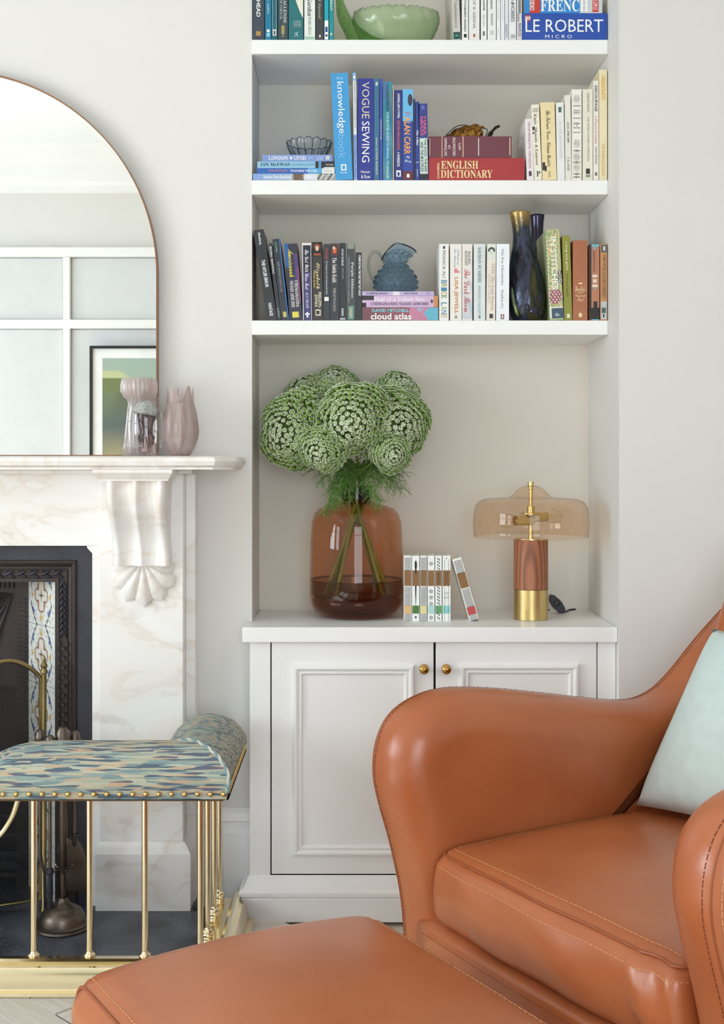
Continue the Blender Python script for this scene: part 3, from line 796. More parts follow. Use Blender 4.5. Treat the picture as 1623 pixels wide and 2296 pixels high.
# ---------------------------------------------------------------- club fender
def fabric():
    m, nt, N, L, b = nodes('flame stitch fabric')
    tc = N.new('ShaderNodeTexCoord'); mp = N.new('ShaderNodeMapping'); mp.inputs['Scale'].default_value = (22, 235, 235)
    L.new(tc.outputs['Object'], mp.inputs['Vector'])
    n1 = N.new('ShaderNodeTexVoronoi'); n1.inputs['Scale'].default_value = 1.0; n1.inputs['Randomness'].default_value = 1.0
    L.new(mp.outputs[0], n1.inputs['Vector'])
    sx = N.new('ShaderNodeSeparateColor'); L.new(n1.outputs['Color'], sx.inputs[0])
    r = N.new('ShaderNodeValToRGB'); r.color_ramp.interpolation = 'CONSTANT'; e = r.color_ramp.elements
    e[0].position = 0; e[0].color = (*lin('#54697a'), 1); e[1].position = .17; e[1].color = (*lin('#7f9a9b'), 1)
    for p, c in ((.32, '#b3b49b'), (.46, '#c9bd9c'), (.58, '#8fa9a3'), (.70, '#cba67c'), (.82, '#bcc3ad'), (.92, '#66677f')):
        k = e.new(p); k.color = (*lin(c), 1)
    L.new(sx.outputs[0], r.inputs['Fac'])
    wv = N.new('ShaderNodeTexNoise'); wv.inputs['Scale'].default_value = 500; L.new(tc.outputs['Object'], wv.inputs['Vector'])
    mx = N.new('ShaderNodeMixRGB'); mx.blend_type = 'MULTIPLY'; mx.inputs[0].default_value = .45
    L.new(r.outputs[0], mx.inputs[1]); L.new(wv.outputs['Color'], mx.inputs[2])
    hs = N.new('ShaderNodeHueSaturation'); hs.inputs['Value'].default_value = 1.1; hs.inputs['Saturation'].default_value = .8
    L.new(mx.outputs[0], hs.inputs['Color']); L.new(hs.outputs[0], b.inputs['Base Color']); b.inputs['Roughness'].default_value = .85
    bp = N.new('ShaderNodeBump'); bp.inputs['Strength'].default_value = .35; bp.inputs['Distance'].default_value = .001
    L.new(wv.outputs['Fac'], bp.inputs['Height']); L.new(bp.outputs[0], b.inputs['Normal'])
    return m
FAB = fabric()
CORDM = mat('twisted cord', '#b9bfae', 0.8, var=.3, vs=200, col2='#6f8f97')
fe = thing('club_fender', 'brass club fender with padded flame-stitch corner seats round the hearth', 'fender', (CX, 2.7, 0))
XO, XI, YF0, YF1 = -.258, -.428, 2.570, 2.742       # outer and inner lines of the return pad, front and back lines of the front pad
ZP0, ZP1 = .424, .532
pad = [(0, 0), (.004, .0), (.006, .012), (-.002, .028), (.0, .05), (.010, .070), (.028, .088), (.055, .1005), (.085, .106), (.115, .1005), (.142, .088), (.160, .070), (.170, .05), (.172, .028), (.166, .012), (.168, 0)]
pad = [(max(0, a), b) for a, b in pad]
def pad_front(sgn):
    rings = []
    xs = [-.80, -.797, -.785, -.765, -.735, -.70, -.66, -.60, -.5, None]
    for x in xs:
        ring = []
        for a, h in pad:
            xx = x
            f = 1.0; ins = 0
            if x is None: xx = XO + (XI - XO) * a / .172
            elif x < -.66:
                t = (-.66 - x) / .14; f = math.sqrt(max(0, 1 - t * t * .97)) ; f = .32 + .68 * f
            xx = CX + sgn * (xx - CX)
            ring.append(Vector((xx, YF0 + a, ZP0 + h * f)))
        rings.append(ring)
    return loft(bmesh.new(), rings, True, True, False)
def pad_return(sgn):
    rings = []
    for y in (None, 2.80, 2.88, 2.94, 2.98, 3.005, 3.018, 3.024):
        ring = []
        for a, h in pad:
            yy = YF0 + a if y is None else y
            f = 1.0
            if y and y > 2.94: t = (y - 2.94) / .086; f = .45 + .55 * math.sqrt(max(0, 1 - t * t))
            xx = XO - a if True else 0
            ring.append(Vector((CX + sgn * (xx - CX), yy, ZP0 + h * f)))
        rings.append(ring)
    return loft(bmesh.new(), rings, True, False, True)
NAILM = mat('brass nail', '#d8b878', .28, 1.0)
for sgn in (1, -1):
    st = add('seat_pad', pad_front(sgn), FAB, fe, smooth=True, angle=50)
    add('seat_pad', pad_return(sgn), FAB, fe, smooth=True, angle=50)
    # twisted cord along the mitre
    path = [Vector((CX + sgn * (XO + (XI - XO) * a / .172 - CX), YF0 + a, ZP0 + h)) for a, h in pad[2:15]]
    path = spline(path, 6)
    for ph in (0, math.pi):
        pts = []
        ln = 0
        for i, p in enumerate(path):
            if i: ln += (p - path[i - 1]).length
            d = (path[min(i + 1, len(path) - 1)] - path[max(i - 1, 0)]).normalized(); _, u, v = frame_of(d)
            a = ln / .006 + ph; pts.append(p + (u * math.cos(a) + v * math.sin(a)) * .0022)
        add('cord', tube(pts, .0027, 6), mat('cord %d' % (ph > 0), '#c9cbb9' if ph else '#7d9aa0', .8), fe, smooth=True)
    # nails along the lower edge, outer side of the return too
    nm = bpy.data.meshes.new('nail'); bm = lathe([(.0058, 0), (.0056, .0015), (.0042, .0036), (.002, .0046), (.0002, .0048)], (0, 0, 0), (0, -1, 0), 12, cap1=True); bm.to_mesh(nm); bm.free(); nm.materials.append(NAILM)
    nm.polygons.foreach_set('use_smooth', [True] * len(nm.polygons))
    x = XO - .011; k = 0
    while x > -.79:
        o = bpy.data.objects.new('nail', nm); COL.objects.link(o); o.parent = fe; o.location = Vector((CX + sgn * (x - CX), YF0 + .0035, ZP0 + .011)) - WL[fe.name]; x -= .0275
    y = YF0 + .03
    while y < 3.01:
        o = bpy.data.objects.new('nail', nm); COL.objects.link(o); o.parent = fe; o.location = Vector((CX + sgn * (XO - .0035 - CX), y, ZP0 + .011)) - WL[fe.name]; o.rotation_euler = (0, 0, sgn * math.pi / 2); y += .021
    # seat board under the pad
    bm = bmesh.new(); bx(bm, -.79, XO - .012, YF0 + .012, YF1 - .012, ZP0 - .006, ZP0 + .002); bx(bm, XI + .012, XO - .012, YF1 - .012, 3.015, ZP0 - .006, ZP0 + .002)
    if sgn < 0: bm2 = mirrored(bm); bm.free(); bm = bm2
    add('seat_board', bm, mat('seat board', '#6b5136', .6), fe)
    # posts with ringed collars
    XP, YP = -.325, 2.630
    zk = .052
    pm_ = bpy.data.meshes.new('post'); bm = lathe([(.012, 0), (.0125, .004), (.0105, .007), (.0135, .010), (.0135, .013), (.0105, .016), (.013, .0185), (.0125, .022), (.0078, .025), (.0068, .03), (.0068, ZP0 - zk - .004)], (0, 0, 0), seg=20); bm.to_mesh(pm_); bm.free(); pm_.materials.append(BRASS)
    pm_.polygons.foreach_set('use_smooth', [True] * len(pm_.polygons)); pm_.set_sharp_from_angle(angle=math.radians(50))
    spots = [(-.686, YP), (-.565, YP), (-.445, YP), (XP, YP), (XP, 2.765), (XP, 2.895), (XP, 3.01)]
    for x, y in spots:
        o = bpy.data.objects.new('post', pm_); COL.objects.link(o); o.parent = fe; o.location = Vector((CX + sgn * (x - CX), y, zk)) - WL[fe.name]
    # curved strut that carries the open end
    p = spline([P(42, 1786, 2.62), P(25, 1835, 2.62), P(-8, 1880, 2.62), P(-60, 1905, 2.62)], 8)
    if sgn < 0: p = [Vector((2 * CX - q.x, q.y, q.z)) for q in p]
    add('strut', tube(p, .0055, 10), BRASS, fe, smooth=True)
bm = tube([(2 * CX + .86, 2.62, PZ(1905, 2.62)), (-.86, 2.62, PZ(1905, 2.62))], .0065, 12); add('rail', bm, BRASS, fe, smooth=True)
# kerb: moulded brass plinth round the hearth
kp = [(0.02, 0), (.0, 0), (-.002, .004), (.0, .010), (.010, .012), (.0125, .014), (.014, .020), (.017, .040), (.026, .054), (.036, .058), (.034, .064), (.040, .068), (.048, .068), (.050, .060), (.058, .052), (.095, .052), (.095, .0)]
def kerb(off, z): return [(2 * CX - (-.238 - off), 3.03), (2 * CX - (-.238 - off), 2.578 + off), (-.238 - off, 2.578 + off), (-.238 - off, 3.03)]
bm = bmesh.new(); cols = [[Vector((x, y, z)) for x, y in kerb(o_, z)] for o_, z in kp]
rings = [[c[k] for c in cols] for k in range(4)]
loft(bm, rings, True, True, True)
add('kerb', bm, BRASS, fe, smooth=True, angle=25)
# ================================================================ leather
def leather():
    m, nt, N, L, b = nodes('tan leather')
    tc = N.new('ShaderNodeTexCoord')
    n1 = N.new('ShaderNodeTexNoise'); n1.inputs['Scale'].default_value = 5; n1.inputs['Detail'].default_value = 6; L.new(tc.outputs['Object'], n1.inputs['Vector'])
    r = N.new('ShaderNodeValToRGB'); e = r.color_ramp.elements
    e[0].position = .3; e[0].color = (*lin('#a85c36'), 1); e[1].position = .7; e[1].color = (*lin('#b96c42'), 1)
    L.new(n1.outputs['Fac'], r.inputs['Fac']); L.new(r.outputs[0], b.inputs['Base Color'])
    n2 = N.new('ShaderNodeTexNoise'); n2.inputs['Scale'].default_value = 30; n2.inputs['Detail'].default_value = 8; L.new(tc.outputs['Object'], n2.inputs['Vector'])
    vo = N.new('ShaderNodeTexVoronoi'); vo.inputs['Scale'].default_value = 700; L.new(tc.outputs['Object'], vo.inputs['Vector'])
    b1 = N.new('ShaderNodeBump'); b1.inputs['Strength'].default_value = .12; b1.inputs['Distance'].default_value = .004; L.new(n2.outputs['Fac'], b1.inputs['Height'])
    b2 = N.new('ShaderNodeBump'); b2.inputs['Strength'].default_value = .12; b2.inputs['Distance'].default_value = .0006; L.new(vo.outputs['Distance'], b2.inputs['Height']); L.new(b1.outputs[0], b2.inputs['Normal'])
    L.new(b2.outputs[0], b.inputs['Normal'])
    b.inputs['Roughness'].default_value = .30; b.inputs['Specular IOR Level'].default_value = .6
    return m
LEA = leather()
SEAM = mat('leather seam', '#9a5029', .45)
THREAD = mat('pale stitching thread', '#d9a06a', .7)
DTHREAD = mat('dark stitching thread', '#6e3518', .7)
O0 = Vector((.155, 2.277)); ES, EW = Vector((-.86, -.51)), Vector((.51, -.86))
def C(s, w, z):
    p = O0 + ES * s + EW * w; return Vector((p.x, p.y, z))
def stitches(pts, m, parent, ln=.0042, gap=.0026, r=.0007, lift=None):
    bm = bmesh.new(); pts = [Vector(p) for p in pts]
    acc = 0; on = True; cur = pts[0]
    for a, b in zip(pts, pts[1:]):
        d = (b - a); L0 = d.length
        if L0 < 1e-7: continue
        d.normalize(); t = 0
        while t < L0:
            step = min(ln, L0 - t)
            if step > ln * .5: tube([a + d * t, a + d * (t + step)], r, 3, bm, False)
            t += ln + gap
    o = add('stitching', bm, m, parent); o['kind'] = 'stuff'; return o
ch = thing('armchair', 'tan leather armchair with sweeping high arms and a loose seat cushion', 'armchair', C(-.3, .32, 0))
WC = .632; TA = .135
# side panel outline in (s, z)
side = [(-.06, .105), (.0, .11), (-.004, .20), (.006, .30), (.030, .40), (.055, .48), (.068, .54), (.062, .60), (.035, .648), (-.015, .678), (-.09, .692), (-.2, .682), (-.32, .662), (-.44, .640), (-.54, .624), (-.61, .622), (-.67, .640), (-.73, .680), (-.79, .730), (-.85, .775), (-.91, .815), (-.96, .835), (-1.0, .815), (-1.01, .76), (-.985, .66), (-.94, .5), (-.90, .3), (-.87, .105), (-.6, .10), (-.3, .10)]
def outline(pts, n=6):
    q = [Vector((a, b, 0)) for a, b in pts]; m = len(q); out = []
    for i in range(m):
        a, b, c, d = q[i - 1], q[i], q[(i + 1) % m], q[(i + 2) % m]
        for k in range(n):
            t = k / n
            out.append(0.5 * ((2 * b) + (c - a) * t + (2 * a - 5 * b + 4 * c - d) * t * t + (3 * b - a - 3 * c + d) * t ** 3))
    return out
def inset(ol, d):
    n = len(ol); out = []
    ar = sum(ol[i].x * ol[(i + 1) % n].y - ol[(i + 1) % n].x * ol[i].y for i in range(n))
    sg = 1 if ar > 0 else -1
    for i in range(n):
        t = (ol[(i + 1) % n] - ol[i - 1]).normalized(); nn = Vector((-t.y, t.x, 0)) * sg
        out.append(ol[i] + nn * d)
    return out
def slab(ol, T, r0, r1, f, steps=7, bulge1=0.0):
    """rounded slab: outline ol, thickness T along c (0..T), edge radii r0 at c=0 and r1 at c=T; f maps (a, b, c)"""
    rings = []
    for k in range(steps + 1):
        th = math.pi / 2 * (1 - k / steps); rings.append([f(p.x, p.y, r0 - r0 * math.sin(th)) for p in inset(ol, r0 * (1 - math.cos(th)))])
    for k in range(steps + 1):
        th = math.pi / 2 * k / steps; rings.append([f(p.x, p.y, T - r1 + r1 * math.sin(th)) for p in inset(ol, r1 * (1 - math.cos(th)))])
    rings.insert(0, [f(p.x, p.y, 0) for p in inset(ol, r0 + .006)]); rings.append([f(p.x, p.y, T) for p in inset(ol, r1 + .006)])
    bm = bmesh.new(); loft(bm, rings, True, True, True); return bm
sol = outline(side, 5)
def arm(w_out, sg):
    f = lambda a, b, c: C(a, w_out + sg * c, b)
    add('arm', slab(sol, TA, .045, .075, f), LEA, ch, smooth=True, angle=180)
    def line(c, lift):
        io = inset(sol, -lift + (.045 - math.sqrt(max(0, .045 ** 2 - (.045 - c) ** 2)) if c < .045 else 0))
        return [f(p.x, p.y, c) for p in io[3:128]]
    add('seam', tube(line(.026, .0004), .0014, 6), SEAM, ch, smooth=True)
    stitches(line(.014, .0006), THREAD, ch); stitches(line(.038, .0006), DTHREAD, ch)
arm(-TA, 1); arm(WC + TA, -1)
# back, base, cushion
backo = outline([(-.63, .26), (-.64, .40), (-.675, .56), (-.73, .72), (-.79, .86), (-.83, .93), (-.88, .95), (-.93, .93), (-.965, .85), (-.97, .7), (-.93, .5), (-.88, .3), (-.86, .12), (-.6, .12)], 4)
add('backrest', slab(backo, WC + .06, .05, .05, lambda a, b, c: C(a, -.03 + c, b)), LEA, ch, smooth=True, angle=180)
add('base', rbox(.43, (WC + .1) / 2, .085, .02, 10, lambda p, u: C(p.x - .43 + .012 + .012 * (1 - u.y * u.y), p.y + WC / 2, p.z + .19)), LEA, ch, smooth=True, angle=180)
CHX, CHY, CHZ, CR = .30, WC / 2 - .001, .074, .030
def cush(p, u):
    cr = .022 * (1 - u.x ** 2) * (1 - u.y ** 2)
    z = p.z + (cr if p.z > 0 else -cr * .3)
    fr = max(0, u.x) ** 10
    wr = fr * (.0025 * math.sin(u.y * 9 + u.z * 2) + (.006 * math.sin(u.y * 26 + u.z * 3) if u.y > .70 else 0))
    s = p.x - .305 + wr + fr * (.012 * (1 - u.y ** 2) + .020 * (1 - u.z ** 2))
    return C(s, p.y + WC / 2, z + .342)
cu_ = add('seat_cushion', rbox(CHX, CHY, CHZ, CR, 34, cush), LEA, ch, smooth=True, angle=180)
# piping and stitching follow the cushion's upper edge: side, front corner, front, corner, side
def cedge(deg, lift):
    t = math.radians(deg); r = CR + lift; out = []
    h, z = r * math.cos(t), CHZ - CR + r * math.sin(t)
    pts = [(-.15 + (CHX - CR + .15) * k / 10, -(CHY - CR) - h) for k in range(10)]
    pts += [(CHX - CR + h * math.sin(a), -(CHY - CR) - h * math.cos(a)) for a in [math.pi / 2 * k / 8 for k in range(9)]]
    pts += [(CHX - CR + h, -(CHY - CR) + 2 * (CHY - CR) * k / 50) for k in range(1, 50)]
    pts += [(CHX - CR + h * math.cos(a), (CHY - CR) + h * math.sin(a)) for a in [math.pi / 2 * k / 8 for k in range(9)]]
    for x, y in pts: out.append(cush(Vector((x, y, z)), Vector((min(1, x / CHX), max(-1, min(1, y / CHY)), z / CHZ))))
    return out
add('piping', tube(cedge(45, .0004), .0024, 8), SEAM, cu_, smooth=True)
stitches(cedge(78, .0006), THREAD, cu_); stitches(cedge(8, .0008), THREAD, cu_)
stitches([C(.032 + .010 * (1 - (2 * k / 30 - 1) ** 2) - .006, WC * k / 30, .262) for k in range(31)], DTHREAD, ch)
add('leg', None or lathe([(.0, 0), (.016, 0), (.022, .11), (0, .11)], C(-.06, -.07, 0), seg=16), mat('dark walnut', '#4a3020', .4), ch, smooth=True)
for s, w in ((-.84, -.07), (-.06, WC + .07), (-.84, WC + .07)):
    add('leg', lathe([(.0, 0), (.016, 0), (.022, .11), (0, .11)], C(s, w, 0), seg=16), mat('dark walnut', '#4a3020', .4), ch, smooth=True)
# ottoman
ot = thing('footstool', 'tan leather footstool with stitched seams in front of the armchair', 'footstool', C(.45, .36, 0))
SO0, SO1, WO0, WO1 = .180, .735, .075, .640
sc_, sh_ = (SO0 + SO1) / 2, (SO1 - SO0) / 2
wc_, wh_ = (WO0 + WO1) / 2, (WO1 - WO0) / 2
def otf(p, u):
    cr = .030 * (1 - u.x ** 2) * (1 - .6 * u.y ** 2) if p.z > 0 else 0
    tp = 1 - .10 * (1 - (p.z + .13) / .26) ** 2          # narrower towards the foot
    bulge = .012 * (1 - u.x ** 2) * u.y ** 8
    z = p.z + .235 + cr
    # the end nearest the chair sits a little lower at its outer corners
    return C(sc_ + p.x * tp, wc_ + (p.y + math.copysign(bulge, p.y)) * tp, z)
add('body', rbox(sh_, wh_, .13, .055, 28, otf), LEA, ot, smooth=True, angle=180)
OR = .055
def oedge(sgn, deg, lift):
    """a seam round one end of the footstool: up the far side, over the top, down the near side"""
    t = math.radians(deg); r = OR + lift; x = sh_ - OR + r * math.cos(t); q = r * math.sin(t); out = []
    pts = [(-(wh_ - OR) - q, -.10 + (.13 - OR + .10) * k / 8) for k in range(8)]
    pts += [(-(wh_ - OR) - q * math.cos(a), .13 - OR + q * math.sin(a)) for a in [math.pi / 2 * k / 8 for k in range(9)]]
    pts += [(-(wh_ - OR) + 2 * (wh_ - OR) * k / 40, .13 - OR + q) for k in range(1, 40)]
    pts += [((wh_ - OR) + q * math.sin(a), .13 - OR + q * math.cos(a)) for a in [math.pi / 2 * k / 8 for k in range(9)]]
    pts += [((wh_ - OR) + q, .13 - OR - (.13 - OR + .10) * k / 8) for k in range(1, 8)]
    for y, z in pts: out.append(otf(Vector((sgn * x, y, z)), Vector((sgn * min(1, x / sh_), max(-1, min(1, y / wh_)), z / .13))))
    return out
for sg in (1, -1):
    add('piping', tube(oedge(sg, 52, .0004), .0026, 8), SEAM, ot, smooth=True)
    stitches(oedge(sg, 68, .0006), THREAD, ot)
bm = bmesh.new()
for s in (SO0 + .06, SO1 - .06):
    for w in (WO0 + .06, WO1 - .06):
        add('leg', lathe([(0, 0), (.014, 0), (.02, .115), (0, .115)], C(s, w, 0), seg=14), mat('dark walnut', '#4a3020', .4), ot, smooth=True)
# throw cushion
PILM = mat('pale mint velvet', '#c6d5d2', .85, var=.05, vs=30, bump=.05, bs=300)
BL, TL = C(-.488, .028, .432), C(-.690, .050, .785)
BR = C(-.510, .45, .436)
ev = (TL - BL); eu = (BR - BL); en = eu.cross(ev).normalized()
if en.dot(Vector((ES.x, ES.y, 0))) < 0: en = -en
n = 30; rows_f, rows_b = [], []
def pil(a, b, sgn):
    x, y = 2 * a - 1, 2 * b - 1
    t = .085 * (max(0, (1 - x ** 2) * (1 - y ** 2))) ** .42
    x2 = x * (1 - .07 * (1 - y * y)); y2 = y * (1 - .07 * (1 - x * x))
    w = .003 * math.sin(9 * x + 4 * y) * (1 - x * x) * (1 - y * y)
    return BL + eu * ((x2 + 1) / 2) + ev * ((y2 + 1) / 2) + en * (sgn * t + w)
bm = bmesh.new()
for sgn in (1, -1): loft(bm, [[pil(i / n, j / n, sgn) for i in range(n + 1)] for j in range(n + 1)], False)
bmesh.ops.remove_doubles(bm, verts=bm.verts, dist=1e-5)
tag(add('throw_cushion', bm, PILM, loc=BL, smooth=True, angle=180), 'pale mint green throw cushion leaning in the leather armchair', 'cushion')
# ================================================================ mirror
mi = thing('arched_mirror', 'large arched mirror in a thin copper-toned frame standing on the mantel shelf', 'mirror', (CX, 3.11, ZM1))
MRAD = 458 * 3.105 / F; MZ = PZ(616, 3.105); MXc = PX(353, 3.105) - MRAD
arc = [(MXc + MRAD, ZM1 + .001)] + [(MXc + MRAD * math.cos(math.pi * k / 72), MZ + MRAD * math.sin(math.pi * k / 72)) for k in range(73)] + [(MXc - MRAD, ZM1 + .001)]
def marc(d): return [(MXc + MRAD - d, ZM1 + .001 + d)] + [(MXc + (MRAD - d) * math.cos(math.pi * k / 72), MZ + (MRAD - d) * math.sin(math.pi * k / 72)) for k in range(73)] + [(MXc - MRAD + d, ZM1 + .001 + d)]
bm = bmesh.new()
loft(bm, [[Vector((x, y, z)) for x, z in marc(d)] for d, y in ((0, 3.129), (0, 3.0985), (.0025, 3.0985), (.0025, 3.106), (.0025, 3.129))], True)
add('frame', bm, mat('copper-toned frame', '#9a6a45', .3, .8), mi, smooth=True, angle=30)
m_, nt, N, L, b = nodes('silvered mirror'); b.inputs['Base Color'].default_value = (.93, .945, .94, 1); b.inputs['Metallic'].default_value = 1; b.inputs['Roughness'].default_value = .0
bm = bmesh.new(); prism(bm, marc(.0026), lambda a, b, c: Vector((a, c, b)), 3.105, 3.125); add('mirror_glass', bm, m_, mi)
# ================================================================ ornaments on the mantel
def pinkglass(name, c1, c2, body):
    m, nt, N, L, b = nodes(name); N.remove(b); out = N['Material Output']
    tc = N.new('ShaderNodeTexCoord'); gr = N.new('ShaderNodeSeparateXYZ'); L.new(tc.outputs['Object'], gr.inputs[0])
    mp = N.new('ShaderNodeMapping'); mp.inputs['Scale'].default_value = (60, 60, 5); L.new(tc.outputs['Object'], mp.inputs['Vector'])
    nz = N.new('ShaderNodeTexNoise'); nz.inputs['Scale'].default_value = 1.5; nz.inputs['Detail'].default_value = 5; L.new(mp.outputs[0], nz.inputs['Vector'])
    r = N.new('ShaderNodeValToRGB'); r.color_ramp.elements[0].position = .35; r.color_ramp.elements[1].position = .65
    r.color_ramp.elements[0].color = (*lin(c1), 1); r.color_ramp.elements[1].color = (*lin(c2), 1); L.new(nz.outputs['Fac'], r.inputs['Fac'])
    tr = N.new('ShaderNodeBsdfTransparent'); df = N.new('ShaderNodeBsdfDiffuse'); tl = N.new('ShaderNodeBsdfTranslucent'); gl = N.new('ShaderNodeBsdfGlossy'); gl.inputs['Roughness'].default_value = .04
    for q in (tr, df, tl): L.new(r.outputs[0], q.inputs['Color'])
    a = N.new('ShaderNodeMixShader'); a.inputs[0].default_value = .45; L.new(df.outputs[0], a.inputs[1]); L.new(tl.outputs[0], a.inputs[2])
    b2 = N.new('ShaderNodeMixShader'); b2.inputs[0].default_value = body; L.new(tr.outputs[0], b2.inputs[1]); L.new(a.outputs[0], b2.inputs[2])
    c = N.new('ShaderNodeMixShader'); L.new(schlick(N, L, 1.55), c.inputs[0]); L.new(b2.outputs[0], c.inputs[1]); L.new(gl.outputs[0], c.inputs[2]); L.new(c.outputs[0], out.inputs['Surface'])
    return m
def S(px, d): return px * d / F
# tulip-shaped vase with a torn rim
d = 3.0; c = Vector((PX(404, d), d, ZM1))
prof = [(.020, 0), (.027, .006), (.036, .022), (.0435, .045), (.0455, .062), (.043, .085), (.039, .108), (.0355, .122), (.0335, .136), (.0325, .150), (.033, .172)]
def tul(r, h, t, k):
    rr = r * (1 + .03 * math.cos(9 * t + .3))
    if k >= 7:
        e = abs(((t * 5 / (2 * math.pi) + .12) % 1) - .5) * 2      # 1 at valleys .. 0 at peaks
        e2 = max(0, (e - .18) / .82); cut = {7: 0, 8: .012 * e2, 9: .022 * e2, 10: .050 * e2}[k]
        h = h - cut * (1.0 if k > 7 else 0)
        rr *= 1 + .02 * (1 - e)
    return rr, h
bm = lathe(prof, c, seg=120, cap0=True, fn=tul); bmesh.ops.solidify(bm, geom=bm.faces[:], thickness=.0025)
tag(add('tulip_vase', bm, pinkglass('dusky pink glass', '#e0cdca', '#f1e8e6', .84), loc=c, smooth=True, angle=60), 'dusky pink glass vase shaped like a tulip bud with a jagged rim', 'vase')
# pale pink ribbed vase with a bulging collar
d = 3.06; c = Vector((PX(313, d), d, ZM1)); c.x = PX(312, d)
prof = [(.030, 0), (.041, .002), (.038, .03), (.034, .07), (.030, .11), (.027, .135), (.030, .142), (.040, .150), (.0455, .162), (.046, .176), (.0435, .190), (.042, .196), (.041, .196), (.044, .176), (.043, .162), (.036, .152), (.025, .140)]
bm = lathe(prof, c, seg=144, fn=lambda r, h, t, k: (r * (1 + .022 * math.cos(26 * t + h * 30)), h))
tag(add('ribbed_vase', bm, pinkglass('pale pink glass', '#f8e9e7', '#fffcfb', .40), loc=c, smooth=True, angle=180), 'pale pink ribbed glass vase with a bulging collar behind the jellyfish glass', 'vase')
# solid glass dome with a jellyfish inside
d = 2.985; c = Vector((PX(327, d), d, ZM1))
jf = thing('jellyfish_paperweight', 'clear glass paperweight with a grey jellyfish trailing purple tentacles', 'paperweight', c)
CLEAR = thin_glass('clear glass', '#f4f8f7', .01, 1.5)
prof = [(0, 0), (.028, 0), (.036, .010), (.0415, .035), (.0435, .065), (.043, .09), (.039, .118), (.031, .142), (.02, .158), (.009, .165), (0, .1665)]
add('glass_body', lathe(prof, c, seg=48), thin_glass('paperweight glass', '#fbfdfd', .01, 1.7), jf, smooth=True, angle=180)
JC = mat('grey mottled jelly', '#c4c4ba', .5, var=.5, vs=130, col2='#7d8080')
prof = [(0, .138), (.012, .136), (.022, .130), (.030, .119), (.0335, .108), (.031, .102), (.024, .104), (.012, .107), (0, .108)]
jb = lathe(prof, c, seg=40, fn=lambda r, h, t, k: (r * (1 + .05 * math.sin(7 * t)), h))
bmesh.ops.rotate(jb, cent=c + Vector((0, 0, .11)), matrix=Matrix.Rotation(.16, 3, 'Y'), verts=jb.verts)
add('bell', jb, JC, jf, smooth=True, angle=180)
TEN = mat('purple tentacle', '#43202f', .35)
for k in range(15):
    a = 2 * math.pi * k / 15; rr = .017 if k % 3 else .008
    pts = []
    for q, (zz, sc2) in enumerate(((.112, 1.0), (.095, 1.25 if k % 3 else 1), (.078, .95), (.06, .75), (.045, 1.15), (.028, 1.05 + .2 * math.sin(k * 3)), (.008 + .012 * (k % 4), .95))):
        aa = a + .5 * math.sin(k * 1.7 + q * 1.1)
        pts.append(c + Vector((rr * sc2 * math.cos(aa), rr * sc2 * math.sin(aa), zz)))
    sp = spline(pts, 6); n = len(sp)
    add('tentacle', tube(sp, [.0022 * (1 - i / n) + .0005 for i in range(n)], 6), TEN, jf, smooth=True)
bm = bmesh.new(); tube(spline([c + Vector((0, .008, .1)), c + Vector((.004, .01, .06)), c + Vector((0, .008, .01))], 5), [.012] * 11, 10, bm)
add('core', bm, pinkglass('rose glass core', '#e3b9b0', '#f0d6d0', .6), jf, smooth=True)
# ================================================================ things on the worktop
AMB = thin_glass('amber glass', '#f0d2bb', .015, 1.5)
AMBD = thin_glass('amber glass neck', '#a58a84', .015, 1.55)
d = 3.235; vc = Vector((PX(799, d), d, ZT)); sc = d / F
R = 105 * sc
H = lambda py: (PZ(py, d) - ZT)
vprof = [(.0, .003), (R * .60, .0005), (R * .72, .003), (R * .88, .014), (R * .965, .032), (R * 1.0, .058), (R * 1.0, .10), (R * .985, .2), (R * .975, H(1195)), (R * .955, H(1170)), (R * .90, H(1152)), (R * .80, H(1140)), (R * .62, H(1133)), (R * .45, H(1129)), (35.5 * sc, H(1124)), (34.5 * sc, H(1116)), (34.5 * sc, H(1093)), (35 * sc, H(1090))]
va = thing('amber_vase', 'large amber glass bottle vase half full of water holding green flowers', 'vase', vc)
add('glass', lathe(vprof, vc, seg=96), AMB, va, smooth=True, angle=180)
add('neck_collar', lathe([(33 * sc, H(1130)), (33 * sc, H(1090)), (34 * sc, H(1089)), (35.4 * sc, H(1089.6)), (35.2 * sc, H(1118))], vc, seg=64), AMBD, va, smooth=True)
add('base_glass', lathe([(0, .0055), (R * .6, .004), (R * .86, .018), (R * .955, .045), (R * .9, .052), (0, .048)], vc, seg=64), thin_glass('thick amber base', '#d0b2a4', .015, 1.4), va, smooth=True, angle=180)
zw = H(1300)
add('water', lathe([(0, .053), (R * .9, .054), (R * .972, .06), (R * .978, .10), (R * .972, zw), (R * .5, zw), (0, zw)], vc, seg=64), thin_glass('vase water', '#d4c9c2', .01, 1.33), va, smooth=True, angle=50)
